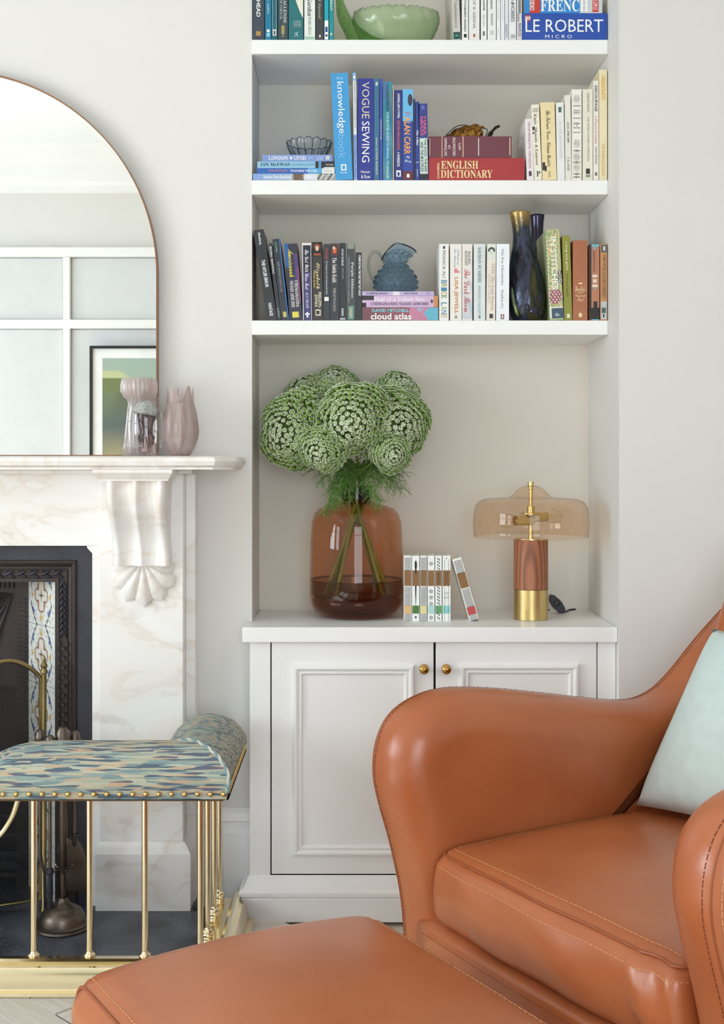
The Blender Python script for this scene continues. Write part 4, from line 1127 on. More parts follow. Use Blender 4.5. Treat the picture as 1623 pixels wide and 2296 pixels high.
# ---- flowers
GREEN = mat('umbel green', '#56772c', .7, var=.3, vs=60, col2='#82a24a')
STEM = mat('flower stem green', '#6e8a3c', .55, var=.2, vs=20, col2='#8f9a4a')
WHITE = mat('floret white', '#e9eed8', .7, var=.06, vs=80)
LEAF = mat('feathery leaf green', '#4f7a2e', .6, var=.25, vs=40, col2='#6b9440')
neck = vc + Vector((0, 0, H(1095)))
def umbel(ctr, face, rad, curv, n, seed, parent, spread=1.0):
    """a domed compound umbel: flat green tufts in spirals, each with white florets round its rim"""
    rnd = random.Random(seed); face = Vector(face).normalized(); a, u, v = frame_of(face)
    g = bmesh.new(); wv, wf = [], []
    up = Vector((0, 0, 1)); n = int(n * .62)
    seq = []; rows_ = max(6, int(round(math.sqrt(n) * .84))); step = curv / rows_
    for j in range(rows_):
        th = step * (j + .35); cnt = max(1, int(2 * math.pi * math.sin(th) / step * 1.05)); p0 = rnd.random() * 6.28
        for i in range(cnt):
            if th > .8 and rnd.random() < .06: continue
            seq.append((th + rnd.uniform(-.025, .025), p0 + 2 * math.pi * (i + rnd.uniform(-.12, .12)) / cnt))
    for k, (th, ph) in enumerate(seq):
        t = th / curv; radial = u * math.cos(ph) + v * math.sin(ph)
        dr = a * math.cos(th) + radial * math.sin(th)
        lobe = 1 + .10 * math.sin(2 * ph + seed) + .06 * math.sin(5 * ph + 2 * seed)
        rr = rad * (1 + rnd.uniform(-.03, .03)) * (1 + (lobe - 1) * t)
        p = ctr + dr * rr + a * (rad * .06 - .16 * rr * math.cos(th))
        nn = (radial * min(1, 1.5 * math.sin(th)) + a * max(0, math.cos(1.45 * th)) + up * .22).normalized()
        _, uu, vv = frame_of(nn)
        sz = rad * step * .47 * rnd.uniform(.85, 1.12) * (1 - .15 * (t < .3))
        ln = sz * (1.2 + 1.5 * t)
        q0 = g.verts.new(p - nn * ln)
        ring = [g.verts.new(p + (uu * math.cos(2 * math.pi * i / 8) + vv * math.sin(2 * math.pi * i / 8)) * sz * rnd.uniform(.85, 1.0)) for i in range(8)]
        mid = [g.verts.new(p - nn * ln * .45 + (uu * math.cos(2 * math.pi * i / 8) + vv * math.sin(2 * math.pi * i / 8)) * sz * .78) for i in range(8)]
        top = g.verts.new(p + nn * sz * .10)
        for i in range(8):
            j = (i + 1) % 8
            g.faces.new((q0, mid[j], mid[i])); g.faces.new((mid[i], mid[j], ring[j], ring[i])); g.faces.new((top, ring[i], ring[j]))
        heart = max(0, 1 - t / .45)
        nf = 16; extra = int(2 + 16 * heart)
        for i in range(nf + extra):
            if i < nf: an = 2 * math.pi * i / nf + rnd.random() * .3; rr2 = sz * rnd.uniform(.92, 1.10); hh = sz * rnd.uniform(-.03, .13)
            else: an = rnd.random() * 6.28; rr2 = sz * .8 * math.sqrt(rnd.random()); hh = sz * rnd.uniform(.10, .25)
            if i >= nf and heart == 0 and rnd.random() > .5: continue
            fc = p + (uu * math.cos(an) + vv * math.sin(an)) * rr2 + nn * hh
            r_ = sz * rnd.uniform(.15, .25) * (1 + .2 * heart); b0 = len(wv)
            wv += [fc + uu * r_, fc - uu * r_, fc + vv * r_, fc - vv * r_, fc + nn * r_ * .7, fc - nn * r_ * .7]
            for tri in ((0, 2, 4), (2, 1, 4), (1, 3, 4), (3, 0, 4), (2, 0, 5), (1, 2, 5), (3, 1, 5), (0, 3, 5)): wf.append(tuple(b0 + x for x in tri))
        tube([ctr - a * rad * .25, p - nn * ln], rad * .009, 3, g, False)
    ball(g, ctr - a * rad * .15, rad * .62, 16, 10)
    add('umbel', g, GREEN, parent)['kind'] = 'stuff'
    me = bpy.data.meshes.new('florets'); me.from_pydata(wv, [], wf)
    add('florets', me, WHITE, parent)['kind'] = 'stuff'
def frond(bm, base, tip, n, ln, rnd, droop=.3):
    """a thread-leaved frond"""
    base, tip = Vector(base), Vector(tip); mid = base.lerp(tip, .5) + Vector((0, 0, .03))
    sp = spline([base, mid, tip], 8); tube(sp, [.0011 * (1 - .7 * i / len(sp)) for i in range(len(sp))], 3, bm, False)
    for i in range(4, len(sp)):
        for q in range(n - 1):
            dv = Vector((rnd.uniform(-1, 1), rnd.uniform(-1, 1), rnd.uniform(-.9, .6))).normalized()
            dd = ((tip - base).normalized() * .55 + dv).normalized()
            l = ln * rnd.uniform(.5, 1.1); p0 = sp[i]; p1 = p0 + dd * l * .5; p2 = p1 + (dd + Vector((0, 0, -droop))).normalized() * l * .5
            tube([p0, p1, p2], [.0008, .0006, .0003], 3, bm, False)
            if rnd.random() < .6:
                d2 = (dd + Vector((rnd.uniform(-1, 1), rnd.uniform(-1, 1), rnd.uniform(-1, .6))) * .7).normalized()
                tube([p1, p1 + d2 * l * .45], [.0005, .00025], 3, bm, False)
TIPS = [(692, 1050, 3.2), (735, 1110, 3.13), (722, 1148, 3.11), (758, 1140, 3.1), (780, 1118, 3.12), (850, 1118, 3.12), (868, 1096, 3.14), (897, 1098, 3.2), (902, 1062, 3.22), (712, 1078, 3.17), (742, 1128, 3.1), (838, 1130, 3.12), (885, 1070, 3.16)]
flowers = [  # px, py, depth, facing, radius px, cap angle, count, label
    (668, 962, 3.20, (-.45, -.80, -.12), 82, 1.62, 300, 'broad green and white umbel flower drooping towards the chimney breast'),
    (788, 938, 3.15, (-.06, -.95, -.12), 80, 1.72, 300, 'large frilly umbel flower with a dense white heart at the bouquet front'),
    (868, 950, 3.20, (.35, -.85, -.1), 84, 1.62, 300, 'broad green umbel flower spreading towards the lamp side of the bouquet'),
    (728, 1002, 3.13, (-.35, -.8, -.25), 54, 1.55, 200, 'small loose umbel flower hanging low above the feathery leaves'),
    (872, 1012, 3.14, (.25, -.85, -.2), 46, 1.6, 170, 'small white umbel flower hanging low over the bottle neck'),
    (752, 880, 3.30, (.0, -.5, .8), 56, 1.5, 200, 'spiky pale umbel flower standing highest in the bouquet'),
    (886, 892, 3.285, (.3, -.45, .75), 56, 1.6, 200, 'green umbel flower rising behind the bouquet on the lamp side'),
    (692, 893, 3.30, (-.35, -.35, .8), 52, 1.5, 160, 'dark green umbel flower tucked at the back of the bouquet')]
for k, (px, py, dd, fc, rp, cap, n, lab) in enumerate(flowers):
    rnd = random.Random(50 + k)
    ctr = P(px, py, dd); rad = rp * 1.07 * dd / F; fc = Vector(fc).normalized()
    a = 2 * math.pi * k / 8 + .4
    nk = neck + Vector((math.cos(a), math.sin(a), 0)) * .022
    a2 = a + math.pi + rnd.uniform(-.5, .5)
    foot = vc + Vector((math.cos(a2) * R * .72, math.sin(a2) * R * .72, .062))
    t = thing('umbel_flower', lab, 'flower', foot, 'umbel flowers in the amber bottle vase')
    sp = spline([foot, foot.lerp(nk, .55), nk, nk.lerp(ctr, .6) + Vector((0, 0, .012)), ctr - fc * rad * .3], 8)
    add('stem', tube(sp, [.0046 if i < 20 else .0034 for i in range(len(sp))], 8), STEM, t, smooth=True)
    umbel(ctr, fc, rad, cap, n, 100 + k, t)
    bm = bmesh.new()
    for q in range(5):
        tx_, tz_, td_ = TIPS[(k * 5 + q) % len(TIPS)]
        b0 = nk + Vector((rnd.uniform(-.02, .02), rnd.uniform(-.02, .01), rnd.uniform(.02, .075)))
        e0 = P(tx_ + rnd.uniform(-10, 10), tz_ + rnd.uniform(-12, 8), td_)
        frond(bm, b0, e0, 3, .044, rnd, .7)
    add('feathery_leaf', bm, LEAF, t)['kind'] = 'stuff'
# ---- lamp
d = 3.175; lx = PX(1190, d); q = d / F
la = thing('table_lamp', 'table lamp with a smoky glass mushroom shade on a wood and brass cylinder', 'lamp', (lx, d, ZT))
Z = lambda py: PZ(py, d)
woodm = None
def wood(name, c1, c2, sc3):
    m, nt, N, L, b = nodes(name)
    tc = N.new('ShaderNodeTexCoord'); mp = N.new('ShaderNodeMapping'); mp.inputs['Scale'].default_value = sc3; mp.inputs['Location'].default_value = (.3, 1.9, -.8); L.new(tc.outputs['Object'], mp.inputs['Vector'])
    w = N.new('ShaderNodeTexWave'); w.wave_type = 'RINGS'; w.rings_direction = 'SPHERICAL'; w.inputs['Scale'].default_value = 1.0; w.inputs['Distortion'].default_value = 2.5; w.inputs['Detail'].default_value = 3
    L.new(mp.outputs[0], w.inputs['Vector'])
    n = N.new('ShaderNodeTexNoise'); n.inputs['Scale'].default_value = 30; L.new(mp.outputs[0], n.inputs['Vector'])
    r = N.new('ShaderNodeValToRGB'); r.color_ramp.elements[0].color = (*lin(c1), 1); r.color_ramp.elements[1].color = (*lin(c2), 1)
    mx = N.new('ShaderNodeMixRGB'); mx.inputs[0].default_value = .25; L.new(w.outputs['Color'], mx.inputs[1]); L.new(n.outputs['Color'], mx.inputs[2])
    L.new(mx.outputs[0], r.inputs['Fac']); L.new(r.outputs[0], b.inputs['Base Color']); b.inputs['Roughness'].default_value = .45
    return m
WOOD = wood('reddish ash wood', '#7a4830', '#b0714e', (26, 26, 7))
rb = 38.2 * q
add('brass_base', lathe([(0, 0), (rb - .001, 0), (rb, .001), (rb, Z(1320.5) - ZT), (0, Z(1320.5) - ZT)], (lx, d, ZT), seg=64), BRUSHED, la, smooth=True, angle=30)
add('wood_column', lathe([(0, Z(1320)), (rb - .0008, Z(1320)), (rb, Z(1319)), (rb, Z(1210)), (rb - .001, Z(1209)), (0, Z(1209))], (lx, d, 0), seg=64), WOOD, la, smooth=True, angle=30)
add('top_plate', lathe([(0, Z(1209)), (rb - .0015, Z(1209)), (rb - .0015, Z(1207.5)), (0, Z(1207.5))], (lx, d, 0), seg=48), BRASS, la, smooth=True, angle=30)
add('stem', lathe([(5.6 * q, Z(1208)), (5.6 * q, Z(1200)), (5 * q, Z(1199)), (5 * q, Z(1155)), (8.5 * q, Z(1155)), (8.5 * q, Z(1152)), (23 * q, Z(1152)), (23 * q, Z(1150)), (8.5 * q, Z(1149)), (8.5 * q, Z(1135)), (4 * q, Z(1134)), (4 * q, Z(1098)), (6 * q, Z(1097)), (6 * q, Z(1091)), (7 * q, Z(1090)), (7 * q, Z(1080)), (0, Z(1080))], (lx, d, 0), seg=24), BRUSHED, la, smooth=True, angle=30)
for sx, sy, pz in ((-1, -.55, 1166), (1, .55, 1160)):
    ax = Vector((sx, sy, 0)).normalized(); o0 = Vector((lx, d, Z(pz))) + Vector((-ax.y, ax.x, 0)) * (.012 if sx > 0 else .012)
    o0 = Vector((lx, d - .012 * (1 if sx < 0 else -1), Z(pz)))
    so = add('socket', lathe([(0, -.004), (10.5 * q, -.004), (11 * q, -.002), (11 * q, .052), (9.5 * q, .052), (9.5 * q, .04), (0, .04)], o0, ax, 24), BRUSHED, la, smooth=True, angle=30)
    add('bulb', lathe([(.006, .05), (.010, .056), (.0175, .068), (.0195, .08), (.0175, .092), (.010, .101), (0, .104)], o0, ax, 24), thin_glass('bulb glass', '#fbf8f2', .01, 1.45), la, smooth=True, angle=180)
    add('filament', tube(spline([o0 + ax * (.052 + .009 * i) + Vector((0, 0, .005 * (-1) ** i)) for i in range(5)], 4), .0005, 5), mat('filament', '#b08a50', .4, .8), la)
SHG = thin_glass('smoky peach glass', '#fdf2e7', .015, 1.42)
R1 = 129 * q
sprof = [(R1 * .985, Z(1205)), (R1 * .995, Z(1190)), (R1, Z(1172)), (R1 * .99, Z(1150)), (R1 * .96, Z(1134)), (R1 * .90, Z(1124)), (R1 * .80, Z(1119)), (R1 * .62, Z(1117)), (R1 * .42, Z(1116)), (R1 * .36, Z(1114)), (R1 * .30, Z(1107)), (R1 * .24, Z(1099)), (R1 * .16, Z(1092)), (R1 * .08, Z(1089)), (R1 * .04, Z(1088.5))]
bm = lathe(sprof, (lx, d, 0), seg=96); bmesh.ops.solidify(bm, geom=bm.faces[:], thickness=.002)
add('glass_shade', bm, SHG, la, smooth=True, angle=180)
# dimmer block and its flex
d2 = 3.30; c = P(1249, 1353, d2)
bm = bmesh.new(); prism(bm, [(-.022, .026), (-.010, .027), (.010, .010), (.022, -.012), (.021, -.022), (.006, -.024), (-.010, -.010), (-.022, .008)], lambda a, b, cc: Vector((c.x + a, c.y + cc, c.z + b)), -.012, .012)
bmesh.ops.bevel(bm, geom=bm.edges[:], offset=.003, segments=2, affect='EDGES')
dm = thing('dimmer_switch', 'black faceted dimmer switch lying on the worktop behind the lamp', 'switch', (c.x, c.y, ZT))
off = c.z - .0235 - ZT
bmesh.ops.translate(bm, vec=(0, 0, -off), verts=bm.verts)
add('housing', bm, BLACK, dm, smooth=True, angle=30)
add('dial', lathe([(0, .006), (.0075, .005), (.0085, 0), (.0085, -.004)], (c.x - .002, c.y - .0118, c.z - off + .004), (0, -1, 0), 20), BLACK, dm, smooth=True)
zc = ZT + .0025
add('flex', tube(spline([(c.x + .018, c.y, zc + .002), (c.x + .03, c.y + .02, zc), (PX(1275, 3.35), 3.35, zc), (PX(1290, 3.37), 3.37, zc)], 6), .0022, 8), BLACK, dm, smooth=True)
fx = add('lamp_flex', tube(spline([(lx + .02, d + .035, ZT + .004), (lx + .03, d + .1, zc), (lx + .035, 3.3, zc), (c.x - .02, c.y, zc + .006)], 6), .0022, 8), BLACK, la, smooth=True)
# ================================================================ books
PAGES = mat('page edges', '#ece4d2', .85, var=.08, vs=8, stretch=(400, 1, 1))
YBK = YS + .001
SBOT = {'A': 89, 'B': 404, 'C': 718.5, 'T': None}
def bookcol(h, rough=.38): return mat('cover ' + h, h, rough, var=.04, vs=25)
def quad(bm, x0, x1, z0, z1, y):
    bm.faces.new([bm.verts.new(p) for p in ((x0, y, z0), (x1, y, z0), (x1, y, z1), (x0, y, z1))])
def decorate(cov, s, X0, wd, ybot, texts, patches, horiz=False, zoff=0):
    """lettering and colour blocks on a spine; the pixel rows are measured up from the shelf"""
    for i, (y0, y1, a0, a1, col) in enumerate(patches):
        bm = bmesh.new(); quad(bm, X0 + a0 * wd, X0 + a1 * wd, (ybot - y1) / s, (ybot - y0) / s, -.0003 - .00005 * i)
        add('spine_print', bm, ink(col), cov, local=True)
    for t in texts:
        st, y0, y1, cc, hf, col = t[:6]; rot = t[6] if len(t) > 6 else -90
        z0, z1 = (ybot - y1) / s, (ybot - y0) / s
        c = (X0 + cc * wd, -.0006, (z0 + z1) / 2)
        if rot == 0: letters(st, c, hf * wd, z1 - z0, 0, ink(col), cov)
        else: letters(st, c, z1 - z0, hf * wd, rot, ink(col), cov)
def book(sh, x0, x1, ytop, col, label, texts=(), patches=(), lean=0, dep=.128, hard=False, group=None, d=YBK, ybot=None, side=None, pages=None, fore=None):
    s = F / d; ybot = ybot or SBOT[sh]
    zb = ZS[sh] if sh in ZS else ZT
    wd = (x1 - x0) / s - .0003; h = (ybot - ytop) / s
    ang = math.atan2(lean, ybot - ytop)
    h = h / math.cos(ang) - abs(math.sin(ang)) * wd * .9
    if ang <= 0: X0 = 0; org = x0
    else: X0 = -wd; org = x1
    loc = Vector((PX(org, d) + (.00015 if ang <= 0 else -.00015), d, zb + .0002))
    root = thing('book', label, 'book', loc, group, (0, ang, 0))
    t = .0022 if hard else .0008; ov = .003 if hard else 0
    bm = bmesh.new()
    bx(bm, X0, X0 + wd, 0, t, 0, h)
    bx(bm, X0, X0 + t, t, dep, 0, h); bx(bm, X0 + wd - t, X0 + wd, t, dep, 0, h)
    cov = add('cover', bm, bookcol(col), root, local=True)
    add('page_block', box(X0 + t, X0 + wd - t, t, dep - ov - .0005, ov, h - ov), pages or PAGES, root, local=True)
    if side:
        for (v0, v1, w0, w1, sc_) in side:
            bm = bmesh.new()
            xx = X0 - .0002
            bm.faces.new([bm.verts.new(p) for p in ((xx, v0 * dep, w0 * h), (xx, v1 * dep, w0 * h), (xx, v1 * dep, w1 * h), (xx, v0 * dep, w1 * h))])
            add('cover_print', bm, ink(sc_), cov, local=True)
    decorate(cov, s, X0, wd, ybot, texts, patches)
    return root, cov, X0, wd, s, ybot
def flat(sh, x0, x1, y0, y1, col, label, texts=(), patches=(), dep=.14, hard=False, group=None, d=YBK, zbase=None):
    s = F / d; zb = zbase if zbase is not None else ZS[sh]
    ln = (x1 - x0) / s; th = (y1 - y0) / s - .0003
    loc = Vector((PX(x0, d), d, zb + .0002))
    root = thing('book', label, 'book', loc, group)
    t = .0025 if hard else .0008; ov = .003 if hard else 0
    bm = bmesh.new(); bx(bm, 0, ln, 0, t, 0, th); bx(bm, 0, ln, t, dep, 0, t); bx(bm, 0, ln, t, dep, th - t, th)
    cov = add('cover', bm, bookcol(col), root, local=True)
    add('page_block', box(ov, ln - ov, t, dep - ov - .0005, t, th - t), PAGES, root, local=True)
    for i, (a, b, c0, c1, cl) in enumerate(patches):        # px x0, x1, fraction up
        bm = bmesh.new(); quad(bm, (a - x0) / s, (b - x0) / s, c0 * th, c1 * th, -.0003 - .00005 * i); add('spine_print', bm, ink(cl), cov, local=True)
    for tt in texts:                                         # string, px x0, x1, centre fraction up, glyph fraction, colour, rot
        st, a, b, cc, hf, cl = tt[:6]; rot = tt[6] if len(tt) > 6 else 0
        c = (((a + b) / 2 - x0) / s, -.0006, cc * th)
        if rot == 0: letters(st, c, (b - a) / s, hf * th, 0, ink(cl), cov)
        else: letters(st, c, hf * th, (b - a) / s, rot, ink(cl), cov)
    return root, cov, th, s, zb + .0002 + th + .0002
W, K, GO = '#f4f4f2', '#1a1a1c', '#d9b56a'
gA = 'teal and white books on the highest shelf in view'
# -------- shelf A
book('A', 566, 592.5, -100, '#3a4450', 'dark slate hardback with a gold device and white capitals beside the alcove reveal', [('B:AHEAD', -10, 38, .5, .34, W)], [(70, 80, .3, .7, '#b08a4a')], hard=True, group=gA, dep=.15)
book('A', 594, 608, -80, '#0f7a9c', 'thin bright teal-blue paperback between two dark spines', [('and your seller', -40, 33, .5, .38, '#d6eef2')], [(66, 72, .3, .75, W), (74, 82, .3, .75, '#9fd0dc')], group=gA)
book('A', 609, 621.5, -85, '#1e5f6e', 'thin petrol-blue paperback with a pale ruled border and portrait stamp', [], [(-80, 68, .12, .2, '#8fc0c8'), (-80, 68, .8, .88, '#8fc0c8'), (66, 80, .18, .85, '#d8dcd8'), (69, 78, .38, .66, '#3c4348')], group=gA)
book('A', 623, 645.5, -90, '#37474f', 'charcoal novel with pale stacked capitals and a gold panel', [('S:ALLENDE', 0, 52, .7, .3, '#cfd6d8'), ('S:OF FORTUNE', 0, 44, .3, .24, '#aeb8bc')], [(57, 76, .35, .66, '#a79a5c'), (77, 83, .4, .62, '#6f7f6a')], group=gA)
_, cv, X0, wd, s, yb = book('A', 647, 680, -95, '#1f6e74', 'wide teal paperback with a cream swirl and white running figure', [('a dazzling', 46, 49, .58, .5, '#dfe9e6', 0), ('extraordinary', 50, 53, .58, .55, '#dfe9e6', 0), ('biography', 54, 57, .6, .5, '#dfe9e6', 0), ('Independent', 58, 61, .6, .55, '#e6b8a0', 0)], [], group=gA)
bm = bmesh.new()
for k in range(18):
    t0, t1 = k / 18, (k + 1) / 18
    za, zb2 = [(89 - (-95 + 137 * t)) / s for t in (t0, t1)]
    e = lambda t: .05 + .95 * t ** 2.2
    bm.faces.new([bm.verts.new(p) for p in ((X0 + wd * e(t0), -.0003, za), (X0 + wd * .99, -.0003, za), (X0 + wd * .99, -.0003, zb2), (X0 + wd * e(t1), -.0003, zb2))])
add('spine_print', bm, ink('#e4e2cf'), cv, local=True)
bm = bmesh.new(); zc = (89 - 77) / s; xm = X0 + wd * .56
for pts in ([(-.001, .002), (.0005, .005), (.004, .006)], [(.0005, .005), (-.001, .0), (-.004, -.003), (-.006, -.0055)], [(-.001, .0), (.0025, -.0025), (.0018, -.0062)], [(.0005, .004), (-.0035, .002), (-.006, .004)]):
    for a, b in zip(pts, pts[1:]):
        dv = Vector((b[0] - a[0], b[1] - a[1])); n_ = Vector((-dv.y, dv.x)).normalized() * .0005
        bm.faces.new([bm.verts.new((xm + p.x, -.0004, zc + p.y)) for p in (Vector(a) - n_, Vector(b) - n_, Vector(b) + n_, Vector(a) + n_)])
add('logo', bm, ink(W), cv, local=True)
book('A', 682, 706.5, -80, '#e7eae4', 'white paperback fading to sage green with italic title, beside a charcoal spine', [('I:Garden', -5, 36, .5, .42, '#3c3038'), ('S:MARK MILLS', 38, 78, .5, .28, '#7b8a8c')], [(82, 88, .05, .95, '#9cc7b0'), (-78, -12, .1, .9, '#cfd9cf')], group=gA)
book('A', 708, 725.5, -75, '#3b3d3f', 'charcoal paperback with small pale olive script title', [('I:Wild Sacred', -20, 42, .5, .36, '#a9ad98')], [(78, 84, .42, .62, '#d8d8d0')], group=gA)
book('A', 727, 736.5, -82, '#12a3b4', 'thin turquoise paperback with a white foot band', [], [(46, 88, .05, .95, W), (60, 72, .2, .8, '#27418a'), (77, 82, .2, .8, '#3a4d8a')], group=gA)
book('A', 738, 747.5, -90, '#0f8c93', 'thin sea-green paperback next to the green glass dish', [('S:GIBRAN', -12, 24, .5, .5, '#e3ecd8')], [(74, 79, .25, .7, '#c7cf9a')], group=gA)
gA2 = 'white books beside the green glass dish'
_, cv, X0, wd, s, yb = book('A', 1016, 1033, -60, '#c9c6c0', 'grey paperback with a torn dark green foot and patterned cream cover', [('I:Doubts of Salamanca', -50, 62, .5, .4, '#8a857d')], [(72, 88, .05, .95, '#1d4a44'), (78, 82, .3, .7, '#4fa095')], lean=-6, group=gA2, dep=.19)
bm = bmesh.new()
for k in range(26):
    for j in range(9):
        y = .02 + j * .018; z = .02 + k * .0066
        bm.faces.new([bm.verts.new(p) for p in ((X0 - .0003, y, z), (X0 - .0003, y + .012, z + .004), (X0 - .0003, y + .012, z + .005), (X0 - .0003, y, z + .001))])
add('cover_print', bm, ink('#b39c80'), cv, local=True)
book('A', 1035.5, 1049.5, -70, '#f1f1ee', 'thin white paperback with heavy black capitals and a round black badge', [('B:PHOTOGRAPHY AWARDS', -10, 71, .5, .36, K)], [(76, 84, .3, .75, K)], group=gA2)
book('A', 1051, 1075, -80, '#e9e7e4', 'off-white novel with widely spaced grey capitals', [('RS OF A GEISHA', -18, 64, .5, .24, '#6d6862')], [(76, 83, .4, .6, '#b5604a')], group=gA2)
book('A', 1078, 1091, -60, '#eeeeec', 'thin white paperback with black handwritten-style title', [('B:iquette', -14, 24, .5, .42, K), ('GINNI LINELL', 32, 60, .5, .25, '#77777a')], [(70, 80, .35, .65, '#55555a')], group=gA2)
book('A', 1093, 1112, -75, '#ececea', 'white paperback with serif author name and a scribbled badge', [('S:shmen', -10, 20, .5, .32, '#5a5a5c'), ('S:TOM JONES', 30, 57, .5, .28, '#6a6a6c')], [(68, 78, .3, .7, '#c6c6c6')], group=gA2)
book('A', 1113.5, 1121.5, -65, '#f0f0ee', 'very thin white paperback with a faint grey title', [], [(-20, 10, .42, .58, '#cfcbd0'), (16, 46, .42, .58, '#cfcbd0'), (64, 78, .42, .58, '#d4d0d4')], group=gA2)
book('A', 1122.5, 1131, -66, '#e6e8ec', 'very thin bluish-white paperback with a faint title', [], [(-10, 44, .42, .58, '#d0d3da')], group=gA2)
book('A', 1132, 1139.5, -55, '#e3e4ea', 'very thin lavender-white paperback with small dark serif name', [('S:Rosalind', 55, 74, .5, .6, '#5c5c74')], [(75, 84, .2, .8, '#b7bbd0')], group=gA2)
book('A', 1140.5, 1157, -85, '#e9e9e9', 'white paperback reading upright thin capitals with a boxed black mark', [('HOBBES', 8, 49, .55, .5, '#3a3a3e'), ('and', -6, 8, .55, .5, '#3a3a3e'), ('OH', 77, 86, .55, .55, K, 0)], group=gA2)
book('A', 1158.5, 1170, -70, '#d9d7d8', 'mottled grey and white annual pressed against the blue dictionaries', [('B:PRIVATE EYE', 52, 81, .55, .55, '#6b5b85')], [(-60, 0, .1, .5, '#8e8e92'), (0, 30, .3, .8, '#7d7d80'), (30, 48, .1, .5, '#a5a5a8')], group=gA2)
_, cv, th, s, ztop = flat('A', 1171, 1361, 29.5, 89, '#1f4da8', 'thick royal blue dictionary with big white capitals, under the other dictionary', [('LE ROBERT', 1178, 1352, .53, .48, W), ('M I C R O', 1222, 1282, .12, .13, W)], [(1177, 1189, .70, .93, '#c8463e')], dep=.2, hard=True, group='dictionaries at the alcove reveal')
letters('S:R', ((1183 - 1171) / s, -.0007, th * .81), 9 / s, 12 / s, -90, ink(W), cv)
flat('A', 1175, 1350, -18, 29.5, '#2a86cf', 'thick blue French dictionary with a red end strip, on top of the other dictionary', [('S:FRENCH', 1212, 1319, .36, .56, W), ('B:CONCISE EDITION', 1187, 1198, .55, .85, W, 90), ('START', 1330, 1340, .35, .4, W, 90)], [(1300, 1350, 0, 1, '#c9cdd0'), (1187, 1211, 0, 1, '#bf3b32'), (1328, 1342, .05, .6, '#c43a32')], dep=.19, group='dictionaries at the alcove reveal', zbase=ztop)
# -------- shelf B
gB = 'blue books on the middle shelf'
def strip(cov, x0, a, b, th, s, fn, nu=60, nv=10, nm='spine_print'):
    me = grid_print(nm, nu, nv, lambda u, v: Vector(((a - x0 + (b - a) * u) / s, -.0003, th * (.02 + .96 * v))), fn)
    add(nm, me, print_mat('spine art'), cov, local=True)
rr = random.Random(3)
_, cv, th, s, z1 = flat('B', 567, 752, 389, 404, '#7d8fb0', 'photo-covered handbook spine at the bottom of the stacked paperbacks', [('S:National Trust Handbook', 590, 652, .5, .5, W), ('2020', 678, 698, .5, .5, W)], [], dep=.15, group='paperbacks stacked under the blue bowl')
def ntcol(u, v):
    n = math.sin(u * 60 + v * 9) * math.sin(u * 37 - v * 14)
    if u < .46: return (.22 + .35 * u + .05 * n, .36 + .3 * u, .68)
    if u < .5: return (.05, .05, .06) if int(u * 100) % 2 else (.8, .8, .8)
    if u < .62: return (.16 + .1 * n, .1, .07)
    if u < .78: return (.68, .7, .78)
    return (.6, .6, .58) if n > 0 else (.12, .12, .1)
strip(cv, 567, 567, 752, th, s, ntcol, 120, 8)
_, cv, th, s, z1 = flat('B', 576, 750, 377, 389, '#2b62b5', 'mid-blue paperback spine with a white end block in the stack', [('B:JOE SIMPSON', 602, 644, .5, .42, '#d98a84'), ('B:TOUCHING THE VOID', 650, 711, .5, .42, W), ('VINTAGE', 727, 744, .5, .28, '#8a8a8a')], [(690, 750, 0, 1, '#58a8dc'), (722, 750, 0, 1, '#e4e4e0')], dep=.13, group='paperbacks stacked under the blue bowl', zbase=z1)
_, cv, th, s, z1 = flat('B', 577, 750, 362, 377, '#8fc0dc', 'pale blue paperback spine with a black end block in the stack', [('S:IAN McEWAN', 584, 651, .55, .5, '#2c3a4a'), ('S:ON CHESIL BEACH', 655, 704, .52, .34, '#6a97b4'), ('VINTAGE', 730, 747, .5, .28, '#dddddd')], [(707, 750, 0, 1, '#24262c'), (714, 720, 0, 1, '#5a9ac8'), (726, 750, .03, .14, W)], dep=.13, group='paperbacks stacked under the blue bowl', zbase=z1)
_, cv, th, s, zbowl = flat('B', 588, 745, 347, 362, '#7f96cf', 'cornflower blue paperback spine with white poster lettering on the stack', [('S:LONDON', 602, 646, .5, .62, W), ('S:LOVERS', 659, 686, .5, .62, W), ('tales of the city', 691, 702, .5, .5, '#dfe4f4'), ('A GUIDE', 709, 714, .5, .6, '#dfe4f4'), ('IN LOVE', 716, 724, .5, .6, '#dfe4f4')], [(731, 738, .3, .8, W), (733, 736, .42, .68, '#b0a070')], dep=.12, group='paperbacks stacked under the blue bowl', zbase=z1)
bm = bmesh.new(); ball(bm, ((652.5 - 588) / s, -.0003, th * .5), .0032, 12, 8, 1, .1, 1.1); add('logo', bm, ink(W), cv, local=True)
# scalloped bowl
bc = Vector((PX(693, 3.20), 3.20, zbowl)); q = 3.2 / F
BG = thin_glass('grey-blue glass', '#e7ecf1', .02, 1.6)
bowl = thing('scalloped_bowl', 'small scalloped grey-blue glass bowl on the stacked paperbacks', 'bowl', bc)
bprof = [(0, .002), (24 * q, 0), (27 * q, .002), (33 * q, .008), (43 * q, .024), (49 * q, .038), (50 * q, .046)]
def scal(r, h, t, k): return r * (1 + (.06 * abs(math.cos(8 * t)) - .03) * (k > 1)), h + (.005 * abs(math.cos(8 * t)) * (k == 6))
bm = lathe(bprof, bc, seg=128, fn=scal)
bmesh.ops.solidify(bm, geom=bm.faces[:], thickness=.0028)
add('glass', bm, BG, bowl, smooth=True, angle=60)
DB = thin_glass('dark grey-blue glass edge', '#7f90a3', .03, 1.6, .25, '#55677c')
def bpt(t, k):
    r, h = scal(*bprof[k], t, k); return bc + Vector((r * math.cos(t), r * math.sin(t), h))
